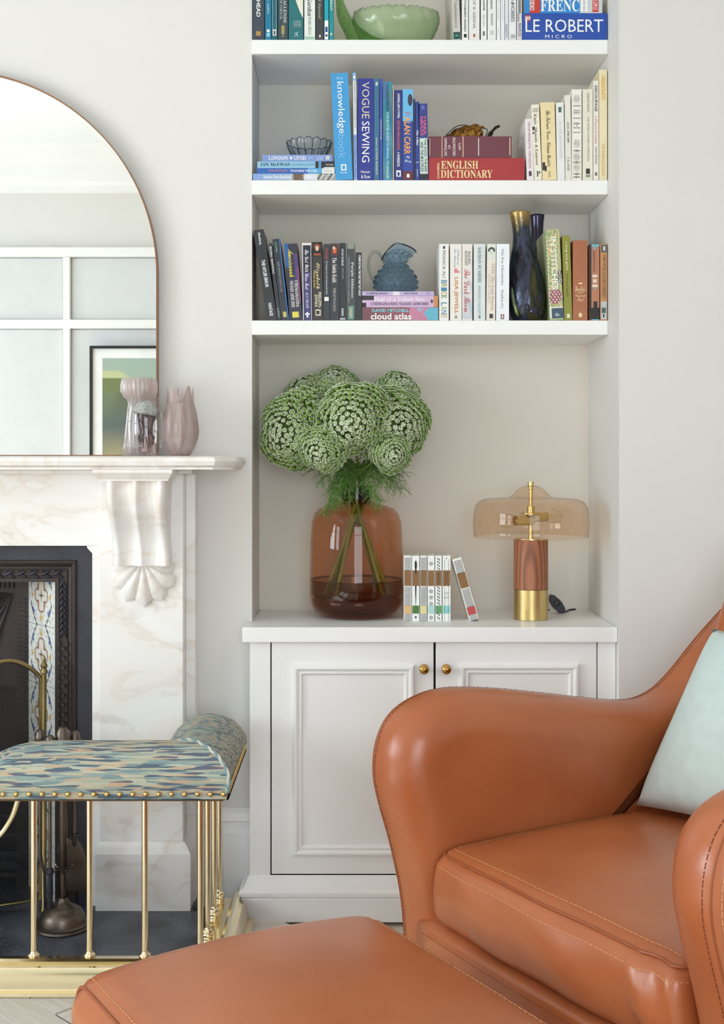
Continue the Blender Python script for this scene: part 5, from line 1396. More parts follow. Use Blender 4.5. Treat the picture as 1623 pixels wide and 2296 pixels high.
for i in range(16):
    t = (i + .5) * math.pi / 8
    add('rib', tube(spline([bpt(t, k) for k in range(2, 7)], 4), .0009, 6), DB, bowl, smooth=True)
add('rim', tube([bpt(2 * math.pi * i / 128, 6) for i in range(129)], .0010, 6), DB, bowl, smooth=True)
_, cv, X0, wd, s, yb = book('B', 752, 791, 163, '#3f9bd6', 'tallest bright blue hardback with a huge white lowercase title', [('the', 171, 179, .5, .38, '#a8d2ee', 0), ('knowledge', 184, 300, .47, .5, W), ('book', 302, 356, .47, .42, '#7fbbe4'), ('NATIONAL GEOGRAPHIC', 386, 390, .5, .42, '#e8f2f8', 0)], [(369, 383, .36, .66, W), (371.5, 380.5, .43, .59, '#3f9bd6')], lean=-11, dep=.2, hard=True, group=gB)
book('B', 793.5, 801, 163, '#dfe2e4', 'thin cream annual with a pale blue lower half, by the tallest blue hardback', [('S:UNDERSTANDING INDUSTRY NOW', 183, 288, .5, .5, '#8a8a88'), ('I:Edward Schuster Oliver Rowlatt', 304, 400, .5, .45, '#4a66a8')], [(302, 403, 0, 1, '#86a7dc'), (163, 181, 0, 1, '#7fb0e0'), (170, 176, .2, .8, W)], lean=-3, dep=.2, group=gB)
book('B', 801.5, 838, 176, '#27348c', 'thick navy hardback with two big cream words running down the spine', [('VOGUE', 184, 266, .5, .46, '#d9d3b8'), ('SEWING', 272, 364, .5, .46, W), ('Harper', 382, 390, .5, .58, W, 0), ('& Row', 392, 400, .5, .56, W, 0)], hard=True, dep=.2, group=gB)
book('B', 838.5, 850, 177, '#3a6f92', 'slim steel-blue paperback with a cream title low on the spine', [('S:Aimer LE PAYS BASQUE', 308, 392, .5, .36, '#dfe6da')], [(184, 192, .3, .7, '#c9dce4')], dep=.19, group=gB)
book('B', 851, 857.5, 176, '#3b4aa4', 'very thin violet-blue guidebook with small white name', [('S:Corsica & Crete', 268, 314, .5, .55, '#d8d8ec')], dep=.17, group=gB)
_, cv, X0, wd, s, yb = book('B', 858.5, 879.5, 183, '#3c86a8', 'mottled sea-blue craft manual with pale narrow capitals down its length', [('B:STEP-BY-STEP GUIDE TO SEWING TECHNIQUES', 252, 401, .48, .3, '#b9e4ee'), ('B:VOGUE/BUTTERICK', 187, 249, .48, .3, '#143446')], [], dep=.19, group=gB)
strip(cv, 0, X0 * s + .5, (X0 + wd) * s - .5, (yb - 183) / s, s, lambda u, v: (.05 + .03 * math.sin(v * 14 + 3 * u), .22 + .05 * math.sin(v * 11 + 4 * u), .33 + .06 * math.sin(v * 9 - 3 * u)), 6, 90)
book('B', 880.5, 884, 190, '#d8d2c6', 'thinnest booklet, cream with a dark red edge, in the blue row', [], [(190, 403, .6, 1, '#6a2a30')], dep=.18, group=gB)
book('B', 884.5, 902, 202, '#28357c', 'navy workbook with white and red condensed capitals', [('B:HAWKINS, LAMY & TOWELL', 210, 266, .5, .34, W), ('B:PRACTISING FRENCH GRAMMAR', 270, 336, .5, .3, '#e06a5c'), ('B:A WORKBOOK', 341, 374, .5, .34, W)], [(382, 396, .22, .8, W), (386, 394, .36, .66, '#28357c')], dep=.18, group=gB)
_, cv, X0, wd, s, yb = book('B', 902.5, 926, 200, '#2f479c', 'celebrity hardback with a sky-blue top, chunky orange title and white script', [('B:ALAN CARR', 262, 346, .45, .62, '#f2a84e'), ('B:Look who', 250, 254, .5, .6, '#d24838', 0), ('B:it is!', 256, 260, .5, .4, '#d24838', 0), ('C:My', 349, 356, .5, .4, W, 0), ('C:Story', 358, 366, .5, .62, W, 0)], [(200, 272, 0, 1, '#6bb8e6'), (384, 403, 0, 1, '#6a3038'), (390, 398, .4, .66, W)], hard=True, dep=.16, group=gB)
bm = bmesh.new(); ball(bm, (X0 + wd * .72, -.0003, (yb - 224) / s), .0115, 18, 12, .55, .02, 1.35); add('spine_print', bm, ink('#3a3a48'), cv, local=True)
book('B', 926.5, 931, 222, '#22284e', 'very thin midnight-blue booklet next to the chunky orange title', [], [], dep=.19, group=gB)
book('B', 931.5, 940, 228, '#2c3f8e', 'thin blue museum guide with a small white italic title', [('I:The Uffizi', 292, 326, .5, .55, W), ('ENGLISH', 380, 396, .5, .35, '#d4d8ea')], [(363, 364.5, .05, .95, '#c9cde0')], dep=.18, group=gB)
book('B', 940.5, 961, 232, '#343c86', 'purple-blue paperback with pink name and a pale green title panel', [('B:MARK', 262, 304, .68, .3, '#e06a8a'), ('B:KERMODE', 262, 304, .34, .3, '#e06a8a'), ('B:THE GOOD, THE BAD', 312, 386, .68, .3, '#1c2c30'), ('B:AND THE MULTIPLEX', 318, 386, .32, .3, '#1c2c30')], [(310, 390, .08, .92, '#cfe2d6'), (390, 403, 0, 1, '#2a2a34'), (236, 246, .3, .7, '#5a6ac0')], lean=-3, dep=.15, group=gB)
gD = 'red dictionaries lying under the bronze figure'
_, cv, th, s, z1 = flat('B', 961.5, 1176, 354, 404, '#a82d30', 'bright red dictionary with large cream serif capitals lying on the shelf', [('S:ENGLISH', 989, 1072, .69, .36, '#f2dca0'), ('S:DICTIONARY', 988, 1104, .28, .36, '#f2dca0'), ('B:CHAMBERS', 980, 985, .42, .72, '#f2dca0', 90)], [], hard=True, dep=.2, group=gD)
_, cv, th, s, zdic = flat('B', 961.5, 1147, 305.5, 354, '#6d3440', 'maroon dictionary with upright white capitals lying on the bright red one', [('DICTIONARY', 996, 1002, .52, .84, W, 90), ('OF', 1005, 1010, .5, .18, W, 90), ('DECORATIVE', 1015, 1021, .52, .84, W, 90), ('ARTS', 1028, 1033, .52, .34, W, 90)], [(990, 991.5, 0, 1, '#e2c9a8'), (1037, 1039, .04, .98, '#e2b8a0'), (1072, 1073.6, .1, .92, W), (1142, 1144, .12, .94, '#e2c9a8'), (963, 964.2, .1, .9, '#e2c9a8')], hard=True, dep=.19, group=gD, zbase=z1)
gC = 'cream books by the alcove reveal'
book('B', 1181, 1197, 266, '#e9e3e3', 'small white hardback sprigged with red flowers, beside the red dictionary', [('TIPS FOR VINTAGE STYLE - CATH KIDSTON', 274, 377, .5, .34, '#a0405a')], [(384, 395, .3, .7, '#55404a')], lean=-4, dep=.15, hard=True, group=gC, side=[(.1 + .13 * (i % 6) + .03 * (i % 5), .14 + .13 * (i % 6) + .03 * (i % 5), .06 + .075 * (i // 2), .09 + .075 * (i // 2), '#b04a5e') for i in range(24)])
book('B', 1198, 1215, 234, '#eee9d6', 'pale cream hardback with a dark red serif title over a panda sketch', [('LYNNE', 243, 247, .5, .7, '#4a4a3e', 0), ('TRUSS', 248, 252, .5, .7, '#4a4a3e', 0), ('S:Eats, Shoots & Leaves', 256, 370, .42, .42, '#6e2f28'), ('S:P', 384, 396, .55, .5, '#26221e', 0)], [(284, 292, .02, .3, K), (296, 301, .0, .2, '#555550')], lean=-7, dep=.14, hard=True, group=gC)
book('B', 1216, 1248, 229, '#ecd9a9', 'wide buff yellow paperback with black blackletter-style title', [('C:The Satanic Verses', 248, 314, .52, .28, '#33281c'), ('C:Salman Rushdie', 319, 374, .52, .28, '#33281c'), ('VINTAGE', 384, 398, .5, .14, '#7a6a4a')], [(364, 382, .02, .22, '#3a3226'), (372, 384, .18, .32, '#3a3226')], lean=-5, dep=.13, group=gC)
book('B', 1249, 1266.5, 230, '#e9e8e6', 'white paperback with a leaf emblem and faint grey capitals', [('S:SILVER WEDNESDAY', 272, 356, .5, .32, '#cfcac6')], [(240, 252, .3, .7, '#4e6a58')], lean=-3, dep=.14, group=gC)
book('B', 1267.5, 1281, 213, '#e6e3d6', 'slim ivory hardback with small black italic title and author', [('I:Q.E.H. 1590-1990', 274, 320, .5, .42, '#4a463c'), ('S:T. R. AVERY', 353, 384, .5, .36, '#6a665a')], lean=-2, dep=.17, hard=True, group=gC)
_, cv, X0, wd, s, yb = book('B', 1281.5, 1304, 200, '#eeeae0', 'ivory hardback ornamented with black linework panels', [('S:JULIAN', 246, 250, .5, .62, '#55504a', 0), ('S:BARNES', 251, 255, .5, .66, '#55504a', 0), ('S:Arthur', 274, 279, .5, .66, '#3a3632', 0), ('S:&', 280, 283, .5, .14, '#3a3632', 0), ('S:George', 284, 289, .5, .72, '#3a3632', 0)], [(236, 238.5, .12, .88, '#9a948a'), (264, 266, .12, .88, '#9a948a'), (296, 298, .12, .88, '#9a948a')], dep=.15, hard=True, group=gC)
bm = bmesh.new()
def ring(bm, cx, cz, r, w, n=20, y=-.0005, a0=0, a1=2 * math.pi, sx=1, sz=1):
    for k in range(n):
        t0, t1 = a0 + (a1 - a0) * k / n, a0 + (a1 - a0) * (k + 1) / n
        bm.faces.new([bm.verts.new((cx + rr_ * math.cos(t) * sx, y, cz + rr_ * math.sin(t) * sz)) for rr_, t in ((r, t0), (r, t1), (r + w, t1), (r + w, t0))])
for py in (222, 322, 352, 376):
    cz = (yb - py) / s; xm = X0 + wd / 2
    ring(bm, xm, cz, .0075, .0007); ring(bm, xm, cz, .0045, .0006); ring(bm, xm - .002, cz + .001, .0018, .0005); ring(bm, xm + .002, cz - .001, .0018, .0005)
    for k in range(4):
        quad(bm, xm - .0095 + k * .006, xm - .0075 + k * .006, cz + .0095, cz + .0103, -.0005); quad(bm, xm - .0095 + k * .006, xm - .0075 + k * .006, cz - .0103, cz - .0095, -.0005)
for py in (338, 364, 390, 397):
    cz = (yb - py) / s
    for k in range(-3, 4): quad(bm, X0 + wd / 2 + k * .003 - .0009, X0 + wd / 2 + k * .003 + .0009, cz - .003 + .0007 * abs(k), cz + .003 - .0007 * abs(k), -.0005)
add('spine_print', bm, ink('#4a453e'), cv, local=True)
book('B', 1306, 1329, 200, '#e6e1d0', 'plain stone-coloured hardback with spaced small capitals and a black stamp', [('S:GERALD SEGAL', 208, 252, .55, .2, '#6e685a'), ('THE WORLD AFFAIRS COMPANION', 262, 362, .55, .18, '#6e685a')], [(378, 390, .32, .72, '#3a3832'), (392, 394, .3, .76, '#6e685a'), (395, 397, .3, .76, '#6e685a')], dep=.16, hard=True, group=gC)
book('B', 1330, 1342, 181, '#e9e3da', 'slim ivory craft book with a black and pink title', [('B:DECOUPAGE', 192, 250, .5, .5, '#3a342e'), ('I:A Practical Guide', 258, 323, .5, .46, '#d0897c'), ('I:Audrey Raymond', 328, 368, .5, .4, '#3a342e')], [(386, 394, .3, .7, '#6a645c')], dep=.2, group=gC)
book('B', 1343, 1361, 156, '#e8dab4', 'tallest pale yellow craft book with gold capitals, against the reveal', [('B:HANDCRAFTS', 170, 224, .5, .48, '#dcae3c'), ('S:THE WARWICK PRESS', 322, 394, .5, .34, '#c9a86a')], dep=.22, hard=True, group=gC)
# -------- shelf C
gK = 'black paperbacks on the lower shelf'
book('C', 599, 622, 514, '#232327', 'tall black paperback leaning hardest against the alcove reveal', [('S:Slosberg', 521, 548, .5, .3, W), ('B:THE HITLER ERROR', 583, 645, .5, .34, W), ('B:VANTAGE', 680, 710, .5, .34, W)], lean=-32, dep=.15, group=gK)
book('C', 622.5, 630.5, 545, '#26282e', 'thin black paperback leaning beside the tallest black one', [('B:Bald Nathan - Buried Numbers', 552, 614, .5, .6, '#d8d8d8'), ('ALBION', 690, 712, .5, .5, '#b8b8b8')], lean=-21, dep=.13, group=gK)
book('C', 631, 648, 535, '#26292f', 'leaning black paperback with a bright blue edge and small gold badge', [('BART SIMPSONS GUIDE TO LIFE', 588, 655, .45, .26, '#9aa4ac'), ('I:Groening', 542, 566, .4, .3, '#7fb0a0')], [(535, 718, .88, 1, '#2d76c0'), (700, 712, .3, .75, '#c9b96a')], lean=-21, dep=.13, group=gK)
book('C', 649, 678, 546, '#26243a', 'leaning thick paperback with a yellow script title over dark blue', [('C:Americanah', 560, 622, .45, .42, '#f0dc4a'), ('S:CHIMAMANDA', 630, 690, .72, .26, '#e6e2da'), ('S:NGOZI ADICHIE', 630, 690, .36, .26, '#e6e2da')], [(546, 600, 0, .3, '#1f5f9c'), (570, 640, .7, .95, '#5a3f78'), (600, 680, .9, 1, '#8a4a70'), (700, 713, .25, .75, '#e0cf5a')], lean=-12, dep=.13, group=gK)
book('C', 679, 699.5, 545, '#3a3066', 'purple and black paperback with a white border and handwritten title', [('C:The Girl With Glass Feet', 560, 650, .5, .42, '#f0f0f4'), ('S:ALI SHAW', 655, 692, .5, .3, '#cfcfe0')], [(545, 550, 0, 1, '#e9e4d8'), (545, 718, 0, .08, '#e9e6ee'), (545, 718, .94, 1, '#e9e6ee'), (700, 712, .4, .6, '#e9e6ee'), (703, 706, .22, .78, '#e9e6ee'), (551, 610, .1, .92, '#23202e')], lean=-2, dep=.125, group=gK)
_, cv, X0, wd, s, yb = book('C', 701, 724.5, 543, '#2c2723', 'dark brown novel topped by a red-haired portrait with gold script', [('C:Elizabeth', 590, 648, .5, .5, '#efd9a4'), ('S:VIRGIN QUEEN', 606, 646, .18, .2, '#e0b95a'), ('S:PHILIPPA', 655, 690, .7, .28, '#efe6c8'), ('S:JONES', 660, 688, .34, .28, '#efe6c8')], [(543, 575, .05, .97, '#1a1512'), (694, 708, .28, .78, '#d8cdb0'), (697, 705, .36, .66, '#2c2723')], lean=-2, dep=.125, group=gK)
bm = bmesh.new(); xm = X0 + wd / 2; zf = (yb - 557) / s
ball(bm, (xm, -.0006, zf), .0055, 14, 10, .85, .06, 1.25); add('portrait', bm, ink('#e2bfa4'), cv, local=True)
bm = bmesh.new(); ring(bm, xm, zf + .002, .0052, .0035, 18, -.0009, 0, math.pi, 1, 1.1); quad(bm, xm - .009, xm + .009, zf - .0185, zf - .013, -.0007); add('portrait', bm, ink('#a04a28'), cv, local=True)
book('C', 725, 739, 547, '#2a2b30', 'thin charcoal classic with a white number badge', [('S:STEVENSON', 556, 582, .5, .36, '#c0503c'), ('I:The Strange Case of Dr Jekyll and Mr Hyde', 585, 660, .5, .34, '#c9c9cc')], [(666, 675, .15, .85, '#eceae4')], dep=.115, group=gK)
book('C', 739.5, 760, 546, '#26262a', 'black fantasy paperback with a framed orange picture and condensed title', [('S:The Subtle Knife', 578, 634, .5, .46, '#e8e4e0'), ('S:PHILIP PULLMAN', 646, 698, .5, .28, '#b8b4b0')], [(549, 572, .15, .9, '#7a3a24'), (551, 570, .22, .83, '#26262a'), (555, 568, .32, .72, '#d4643c'), (553, 559, .32, .55, '#e6d6c8')], dep=.125, group=gK)
book('C', 761, 775, 545, '#19191c', 'thin black paperback with white capitals and a grey patterned foot', [('B:UN SAC DE BILLES', 558, 596, .5, .34, '#e4e4e4'), ('B:JOSEPH JOFFO', 600, 626, .5, .3, '#9a9aa0'), ('B:ROMAN', 692, 708, .5, .34, W)], [(713, 717, .05, .95, '#b8b8bc')], dep=.12, group=gK)
book('C', 777, 796, 547, '#3a3b3c', 'grey-black paperback with large pale serif title and green figure', [('S:Purple Hibiscus', 588, 668, .66, .36, '#dfe4e0'), ('S:CHIMAMANDA NGOZI ADICHIE', 574, 680, .25, .24, '#8e9a98')], [(547, 558, .1, .9, '#8e9488'), (686, 716, .2, .85, '#6f9a8c'), (690, 712, .4, .6, '#bfb0a0')], dep=.125, group=gK)
book('C', 797, 811, 566, '#19191b', 'short black thriller with condensed white capitals at the row end', [('B:CHRIS RYAN', 572, 604, .66, .4, W), ('B:THE ONE THAT GOT AWAY', 606, 664, .66, .4, W)], dep=.118, group=gK)
gS = 'paperbacks stacked under the hobnail jug'
_, cv, th, s, z1 = flat('C', 812, 983, 689, 718.5, '#8a5660', 'mauve paperback with cyan and white rounded lettering at the stack bottom', [('B:DAVID MITCHELL', 834, 917, .76, .24, '#7fdcec'), ('B:cloud atlas', 831, 922, .31, .5, W)], [], dep=.13, group=gS)
def cacol(u, v):
    n = math.sin(u * 17 + v * 5) * .5 + math.sin(u * 41 - v * 9) * .3
    if u > .84 + .05 * n: return (.13, .45, .60)
    if u > .62: return (.55, .22, .32) if n > -.3 else (.38, .36, .55)
    return (.17 + .25 * u, .075 + .03 * u, .085 + .05 * u)
strip(cv, 812, 813, 982, th, s, cacol, 70, 12)
flat('C', 812, 982, 663, 689, '#cfaed0', 'lilac paperback with white title over dark author capitals in the stack middle', [('S:Half of a Yellow Sun', 839, 952, .70, .36, '#f3ecf4'), ('S:CHIMAMANDA NGOZI ADICHIE', 831, 961, .30, .27, '#4a3046')], [(812, 838, .62, 1, '#3a3238'), (812, 821, 0, .38, '#2a2428'), (972, 982, 0, 1, '#c98a5c'), (966, 970, .38, .66, '#26202a')], dep=.13, group=gS, zbase=z1)
z1 = z1 + (689 - 663) / (F / YBK) + .0002
_, cv, th, s, zjug = flat('C', 812, 973, 653.5, 663, '#bba9d0', 'thin lilac wedding book spine on top of the stack', [('S:wedding details', 821, 869, .5, .6, '#4a3c62'), ('S:Mary Norden', 906, 936, .5, .5, '#4a3c62')], [(881, 896, .05, .95, '#e4e0e6'), (957, 963, .2, .8, '#a58fc4')], dep=.14, group=gS, zbase=z1)
gW = 'white paperbacks beside the dark vases'
_, cv, X0, wd, s, yb = book('C', 984.5, 1006, 547, '#ebe9e5', 'white paperback whose lower title is cut from patterned fabric colours', [('MONICA ALI', 562, 622, .5, .3, '#5a5752')], [(552, 558, .4, .62, '#33302e')], dep=.13, group=gW)
for k, chh in enumerate('BRICK'): letters('B:' + chh, (X0 + wd * .5, -.0006, (yb - 632 - 8.5 * k) / s), 8 / s, wd * .62, -90, ink(('#5f8cae', '#a9b56a', '#4f8aa8', '#c7b25a', '#7fa078')[k]), cv)
for k, chh in enumerate('LANE'): letters('B:' + chh, (X0 + wd * .5, -.0006, (yb - 682 - 9 * k) / s), 8 / s, wd * .62, -90, ink(('#4f9aa8', '#9fb58a', '#5f8cae', '#c7b99a')[k]), cv)
bm = bmesh.new()
for k in range(26):
    z = .012 + k * .0072
    bm.faces.new([bm.verts.new(p) for p in ((X0 - .0003, .02, z), (X0 - .0003, .10, z + .008), (X0 - .0003, .10, z + .009), (X0 - .0003, .02, z + .001))])
add('cover_print', bm, ink('#b9b9c6'), cv, local=True)
book('C', 1009, 1035, 547, '#ebe5dd', 'ivory paperback with handwritten blue words and wide orange capitals', [('C:A Friend of', 560, 595, .68, .26, '#6f93b4'), ('C:the Family', 558, 600, .4, .26, '#6f93b4'), ('B:LISA JEWELL', 622, 704, .5, .4, '#c98a4a')], [(602, 612, .35, .62, '#d88a94'), (607, 612, .62, .8, '#d88a94'), (708, 714, .4, .6, '#8a8a86')], dep=.13, group=gW)
_, cv, X0, wd, s, yb = book('C', 1036, 1059, 547, '#e9e2da', 'ivory novel with flowing red script over a smoky blue wash', [('C:The Dark Room', 604, 700, .48, .6, '#a83848'), ('S:RACHEL', 564, 594, .7, .26, '#55504c'), ('S:SEIFFERT', 562, 596, .38, .26, '#55504c')], [], dep=.13, group=gW)
strip(cv, 0, X0 * s + .3, (X0 + wd) * s - .3, (yb - 548) / s, s, lambda u, v: tuple(a * (1 - k_) + b * k_ for a, b in zip((.82, .76, .70), (.42, .50, .64)) for k_ in [max(0, min(1, (1.15 * (1 - v) - .5 + .45 * (u - .5) + .2 * math.sin(v * 21 + u * 5))))]), 8, 60)
book('C', 1062, 1088, 547, '#d9e0de', 'pale grey-green paperback with spaced dark capitals running down', [('S:SALMAN RUSHDIE', 555, 634, .5, .3, '#5f6a6c'), ("S:MIDNIGHT'S CHILDREN", 640, 706, .48, .22, '#8f9a9a')], [(708, 714, .42, .58, '#6a7072')], dep=.13, group=gW)
_, cv, X0, wd, s, yb = book('C', 1090, 1110, 547, '#e8dfd2', 'cream paperback with a green-tinted portrait of a dark-haired sitter', [("S:1939: The Last Season", 590, 696, .7, .36, '#b5a795'), ('S:ANNE DE COURCY', 614, 680, .28, .26, '#cabfae')], [(549, 582, .05, .95, '#dfe4d8'), (704, 714, .35, .75, '#3a3a38')], lean=2, dep=.13, group=gW)
bm = bmesh.new(); ball(bm, (X0 + wd / 2, -.0006, (yb - 566) / s), .0058, 14, 10, .8, .05, 1.25); add('portrait', bm, ink('#cfdcd0'), cv, local=True)
bm = bmesh.new(); ring(bm, X0 + wd / 2, (yb - 563) / s, .0048, .0042, 18, -.0009, -.2, math.pi + .2, 1, 1.1); add('portrait', bm, ink('#2c3a34'), cv, local=True)
book('C', 1112, 1141, 547, '#eef0f4', 'clean white paperback with small grey serif title beside the dark vases', [('S:The Fry Chronicles', 558, 640, .45, .24, '#8e8a94'), ('S:Stephen Fry', 650, 692, .45, .24, '#8e8a94')], [(705, 716, .36, .62, '#8a4a44'), (707, 714, .44, .54, '#efeaea')], lean=1, dep=.14, group=gW)
gE = 'coloured books at the alcove reveal'
_, cv, X0, wd, s, yb = book('C', 1233, 1264, 514, '#a9b585', 'floral green and peach paperback with white rounded capitals', [('B:IN STITCHES', 532, 650, .5, .44, '#f2f2ea')], [], lean=-10, dep=.17, group=gE)
def flcol(u, v):
    if v < .115: return lin('#3f5468') if u > .12 else lin('#e9e6dc')
    if v < .13: return lin('#e9e6dc')
    n = math.sin(v * 55 + 6 * math.sin(u * 7)) * math.sin(u * 9 + 3 * math.sin(v * 34))
    if .16 < v < .34 and math.hypot((u - .45) / .5, (v - .25) / .09) < 1:
        return lin('#96515a') if math.sin(u * 26) * math.sin(v * 110) > -.35 else lin('#e3d9cf')
    if .38 < v < .55 and u > .72: return lin('#5c4a50') if n > -.1 else lin('#dcd6c8')
    if n > .25: return lin('#e9c592')
    return lin('#a4b381') if n > -.45 else lin('#88a06c')
strip(cv, 0, X0 * s + .2, (X0 + wd) * s - .2, (yb - 514) / s / math.cos(.05), s, flcol, 26, 150)
letters('C:Gs', (X0 + wd * .55, -.0007, (yb - 706) / s), .012, .008, 10, ink('#eef0ee'), cv)
bm = bmesh.new()
for k in range(22): quad(bm, X0 + .0002, X0 + .0028, .012 + k * .0095, .016 + k * .0095, -.0007)
add('spine_print', bm, ink('#f0ece0'), cv, local=True)
book('C', 1265, 1283, 528, '#8b8a2c', 'olive green paperback with small white typewriter title', [('a long way gone', 542, 606, .5, .34, '#eef0d8'), ('ishmael beah', 614, 664, .5, .32, '#5a3f1c')], [(704, 713, .34, .7, '#e9e6d0')], lean=-5, dep=.14, group=gE)
book('C', 1284, 1317, 539, '#a86542', 'wide terracotta clothbound book with gold ornament low on the spine', [("C:Luella's", 640, 653, .52, .76, '#f0d9a0', 0), ('GUIDE TO', 654, 658, .52, .4, '#f0d9a0', 0), ('C:English', 660, 668, .52, .66, '#f0d9a0', 0), ('C:Style', 669, 677, .52, .46, '#f0d9a0', 0)], [(634, 637, .4, .64, '#f0d9a0'), (702, 711, .4, .62, '#f0d9a0')], hard=True, dep=.15, group=gE)
book('C', 1321, 1343.5, 548, '#b7795a', 'tan paperback with a sky-blue top, black skyline and tiny white title', [('S:SARAH WINMAN', 562, 610, .48, .26, '#5a4436')], [(548, 553, .15, 1, '#6fb4c8'), (548, 718, 0, .2, '#2a2624'), (690, 716, .2, 1, '#26221f'), (676, 690, .42, .8, '#26221f'), (616, 622, .3, .8, '#e0d2c0'), (626, 634, .36, .74, '#e0d2c0'), (638, 644, .3, .84, '#e0d2c0'), (645, 649, .48, .64, '#6fb4c8'), (553, 560, .44, .62, '#6fb4c8'), (716, 718, .2, 1, '#6fc0d0')], dep=.125, group=gE)
book('C', 1345.5, 1361, 547, '#c08a58', 'tan novel with a small portrait stamp on top and street scene below', [('S:GIRL WITH A PEARL EARRING', 572, 668, .6, .36, '#5c4030'), ('A NOVEL BY TRACY CHEVALIER', 600, 664, .25, .2, '#8a6444')], [(549, 566, .15, .95, '#4a5a66'), (552, 562, .42, .74, '#dcc6b0'), (676, 716, .1, .95, '#b9c2c4'), (690, 702, .2, .8, '#4f5a60'), (704, 712, .4, .6, '#2a2e32')], dep=.125, group=gE)
# -------- pocket classics on the worktop
gP = 'small patterned pocket hardbacks on the worktop'
DP = 3.130; YPB = YV + (HC - ZT) * F / DP
pocket = [(905.5, 922.5, 'chev', '#e0b67a', 'pocket hardback with black chevrons and an ochre block, touching the amber vase'), (923.5, 940.5, 'brush', '#4f7a35', 'white pocket hardback with a black paintbrush shape and green block'),
          (942, 957, 'chev', '#e3d896', 'pocket hardback with black chevrons and a pale yellow block'), (958.5, 974, 'flower', '#b3d6cf', 'white pocket hardback with black flower rosettes and a pale aqua block'),
          (975.5, 990.5, 'leaf', '#5f9a62', 'white pocket hardback with black leaf marks and a grass green block'), (992, 1010, 'line', '#8fd0cc', 'white pocket hardback with thin black stems and a turquoise block')]
def pocket_art(cv, X0, wd, s, yb, kind, top):
    bm = bmesh.new(); xm = X0 + wd / 2
    Zp = lambda py: (yb - py) / s
    if kind == 'chev':
        for a, b in ((top + 4, top + 34), (top + 70, top + 112), (top + 130, top + 147)):
            py = a
            while py < b:
                for k in range(4):
                    x0 = X0 + wd * (.08 + .21 * k); x1 = x0 + wd * .105; x2 = x0 + wd * .21
                    for (xa, xb, za, zb_) in ((x0, x1, 0, -.0016), (x1, x2, -.0016, 0)):
                        bm.faces.new([bm.verts.new(p) for p in ((xa, -.0005, Zp(py) + za), (xb, -.0005, Zp(py) + zb_), (xb, -.0005, Zp(py) + zb_ - .0011), (xa, -.0005, Zp(py) + za - .0011))])
                py += 2.5
    elif kind == 'brush':
        ball(bm, (xm, -.0005, Zp(top + 22)), .0036, 12, 8, .85, .05, 3.6); quad(bm, xm - .0018, xm + .0018, Zp(top + 40), Zp(top + 30), -.0006)
        bm.faces.new([bm.verts.new(p) for p in ((xm - .002, -.0005, Zp(top + 68)), (xm + .002, -.0005, Zp(top + 68)), (xm + .0004, -.0005, Zp(top + 112)), (xm - .0004, -.0005, Zp(top + 112)))])
        ball(bm, (xm, -.0005, Zp(top + 138)), .0026, 12, 8, 1, .05, 1)
    elif kind == 'flower':
        for py in (top + 18, top + 80, top + 94, top + 108, top + 139):
            for k in range(8):
                a = k * math.pi / 4; ring(bm, xm + .0038 * math.cos(a), Zp(py) + .0038 * math.sin(a), .0011, .0005, 8)
            ball(bm, (xm, -.0005, Zp(py)), .0012, 8, 6, 1, .05, 1)
    elif kind == 'leaf':
        for py in [top + 8 + 7 * k for k in range(4)] + [top + 72 + 7 * k for k in range(6)] + [top + 132, top + 140]:
            for sgn in (-1, 1):
                vs = ball(bm, (xm + sgn * .002, -.0005, Zp(py + sgn * 1.2)), .0021, 8, 6, .62, .05, 1.15)
    else:
        for sgn in (-.25, .25):
            quad(bm, xm + sgn * wd - .0003, xm + sgn * wd + .0003, Zp(top + 34), Zp(top + 8), -.0005); quad(bm, xm + sgn * wd - .0003, xm + sgn * wd + .0003, Zp(top + 146), Zp(top + 66), -.0005)
        for py in (top + 84, top + 94): 
            for sgn in (-1, 1): ring(bm, xm + sgn * .0032, Zp(py), .0022, .0006, 12)
        ball(bm, (xm, -.0005, Zp(top + 6)), .0014, 8, 6, 1, .05, 1)
    add('pattern', bm, ink(K), cv, local=True)['kind'] = 'stuff'
def pocketbook(x0, x1, kind, blk, lab, lean=0, ytop=1246, d=DP, name=None):
    _, cv, X0, wd, s, yb = book('T', x0, x1, ytop, '#f1f0ec', lab, ([('S:' + name, ytop + 38, ytop + 64, .5, .34, '#5f4526')] if name else []), [(ytop + 33, ytop + 68, .04, .96, '#8a6338'), (ytop + 112, ytop + 130, .06, .94, blk)], lean=lean, dep=.088, hard=True, group=gP, d=d, ybot=YPB)
    pocket_art(cv, X0, wd, s, yb, kind, ytop)
    return cv
for x0, x1, kind, blk, lab in pocket: pocketbook(x0, x1, kind, blk, lab, name={'leaf': 'WHITMAN', 'line': 'RIMBAUD'}.get(kind))
pocketbook(1053, 1074, 'chev', '#c04848', 'pocket hardback with a red block leaning away from its row', lean=-41, ytop=1250)
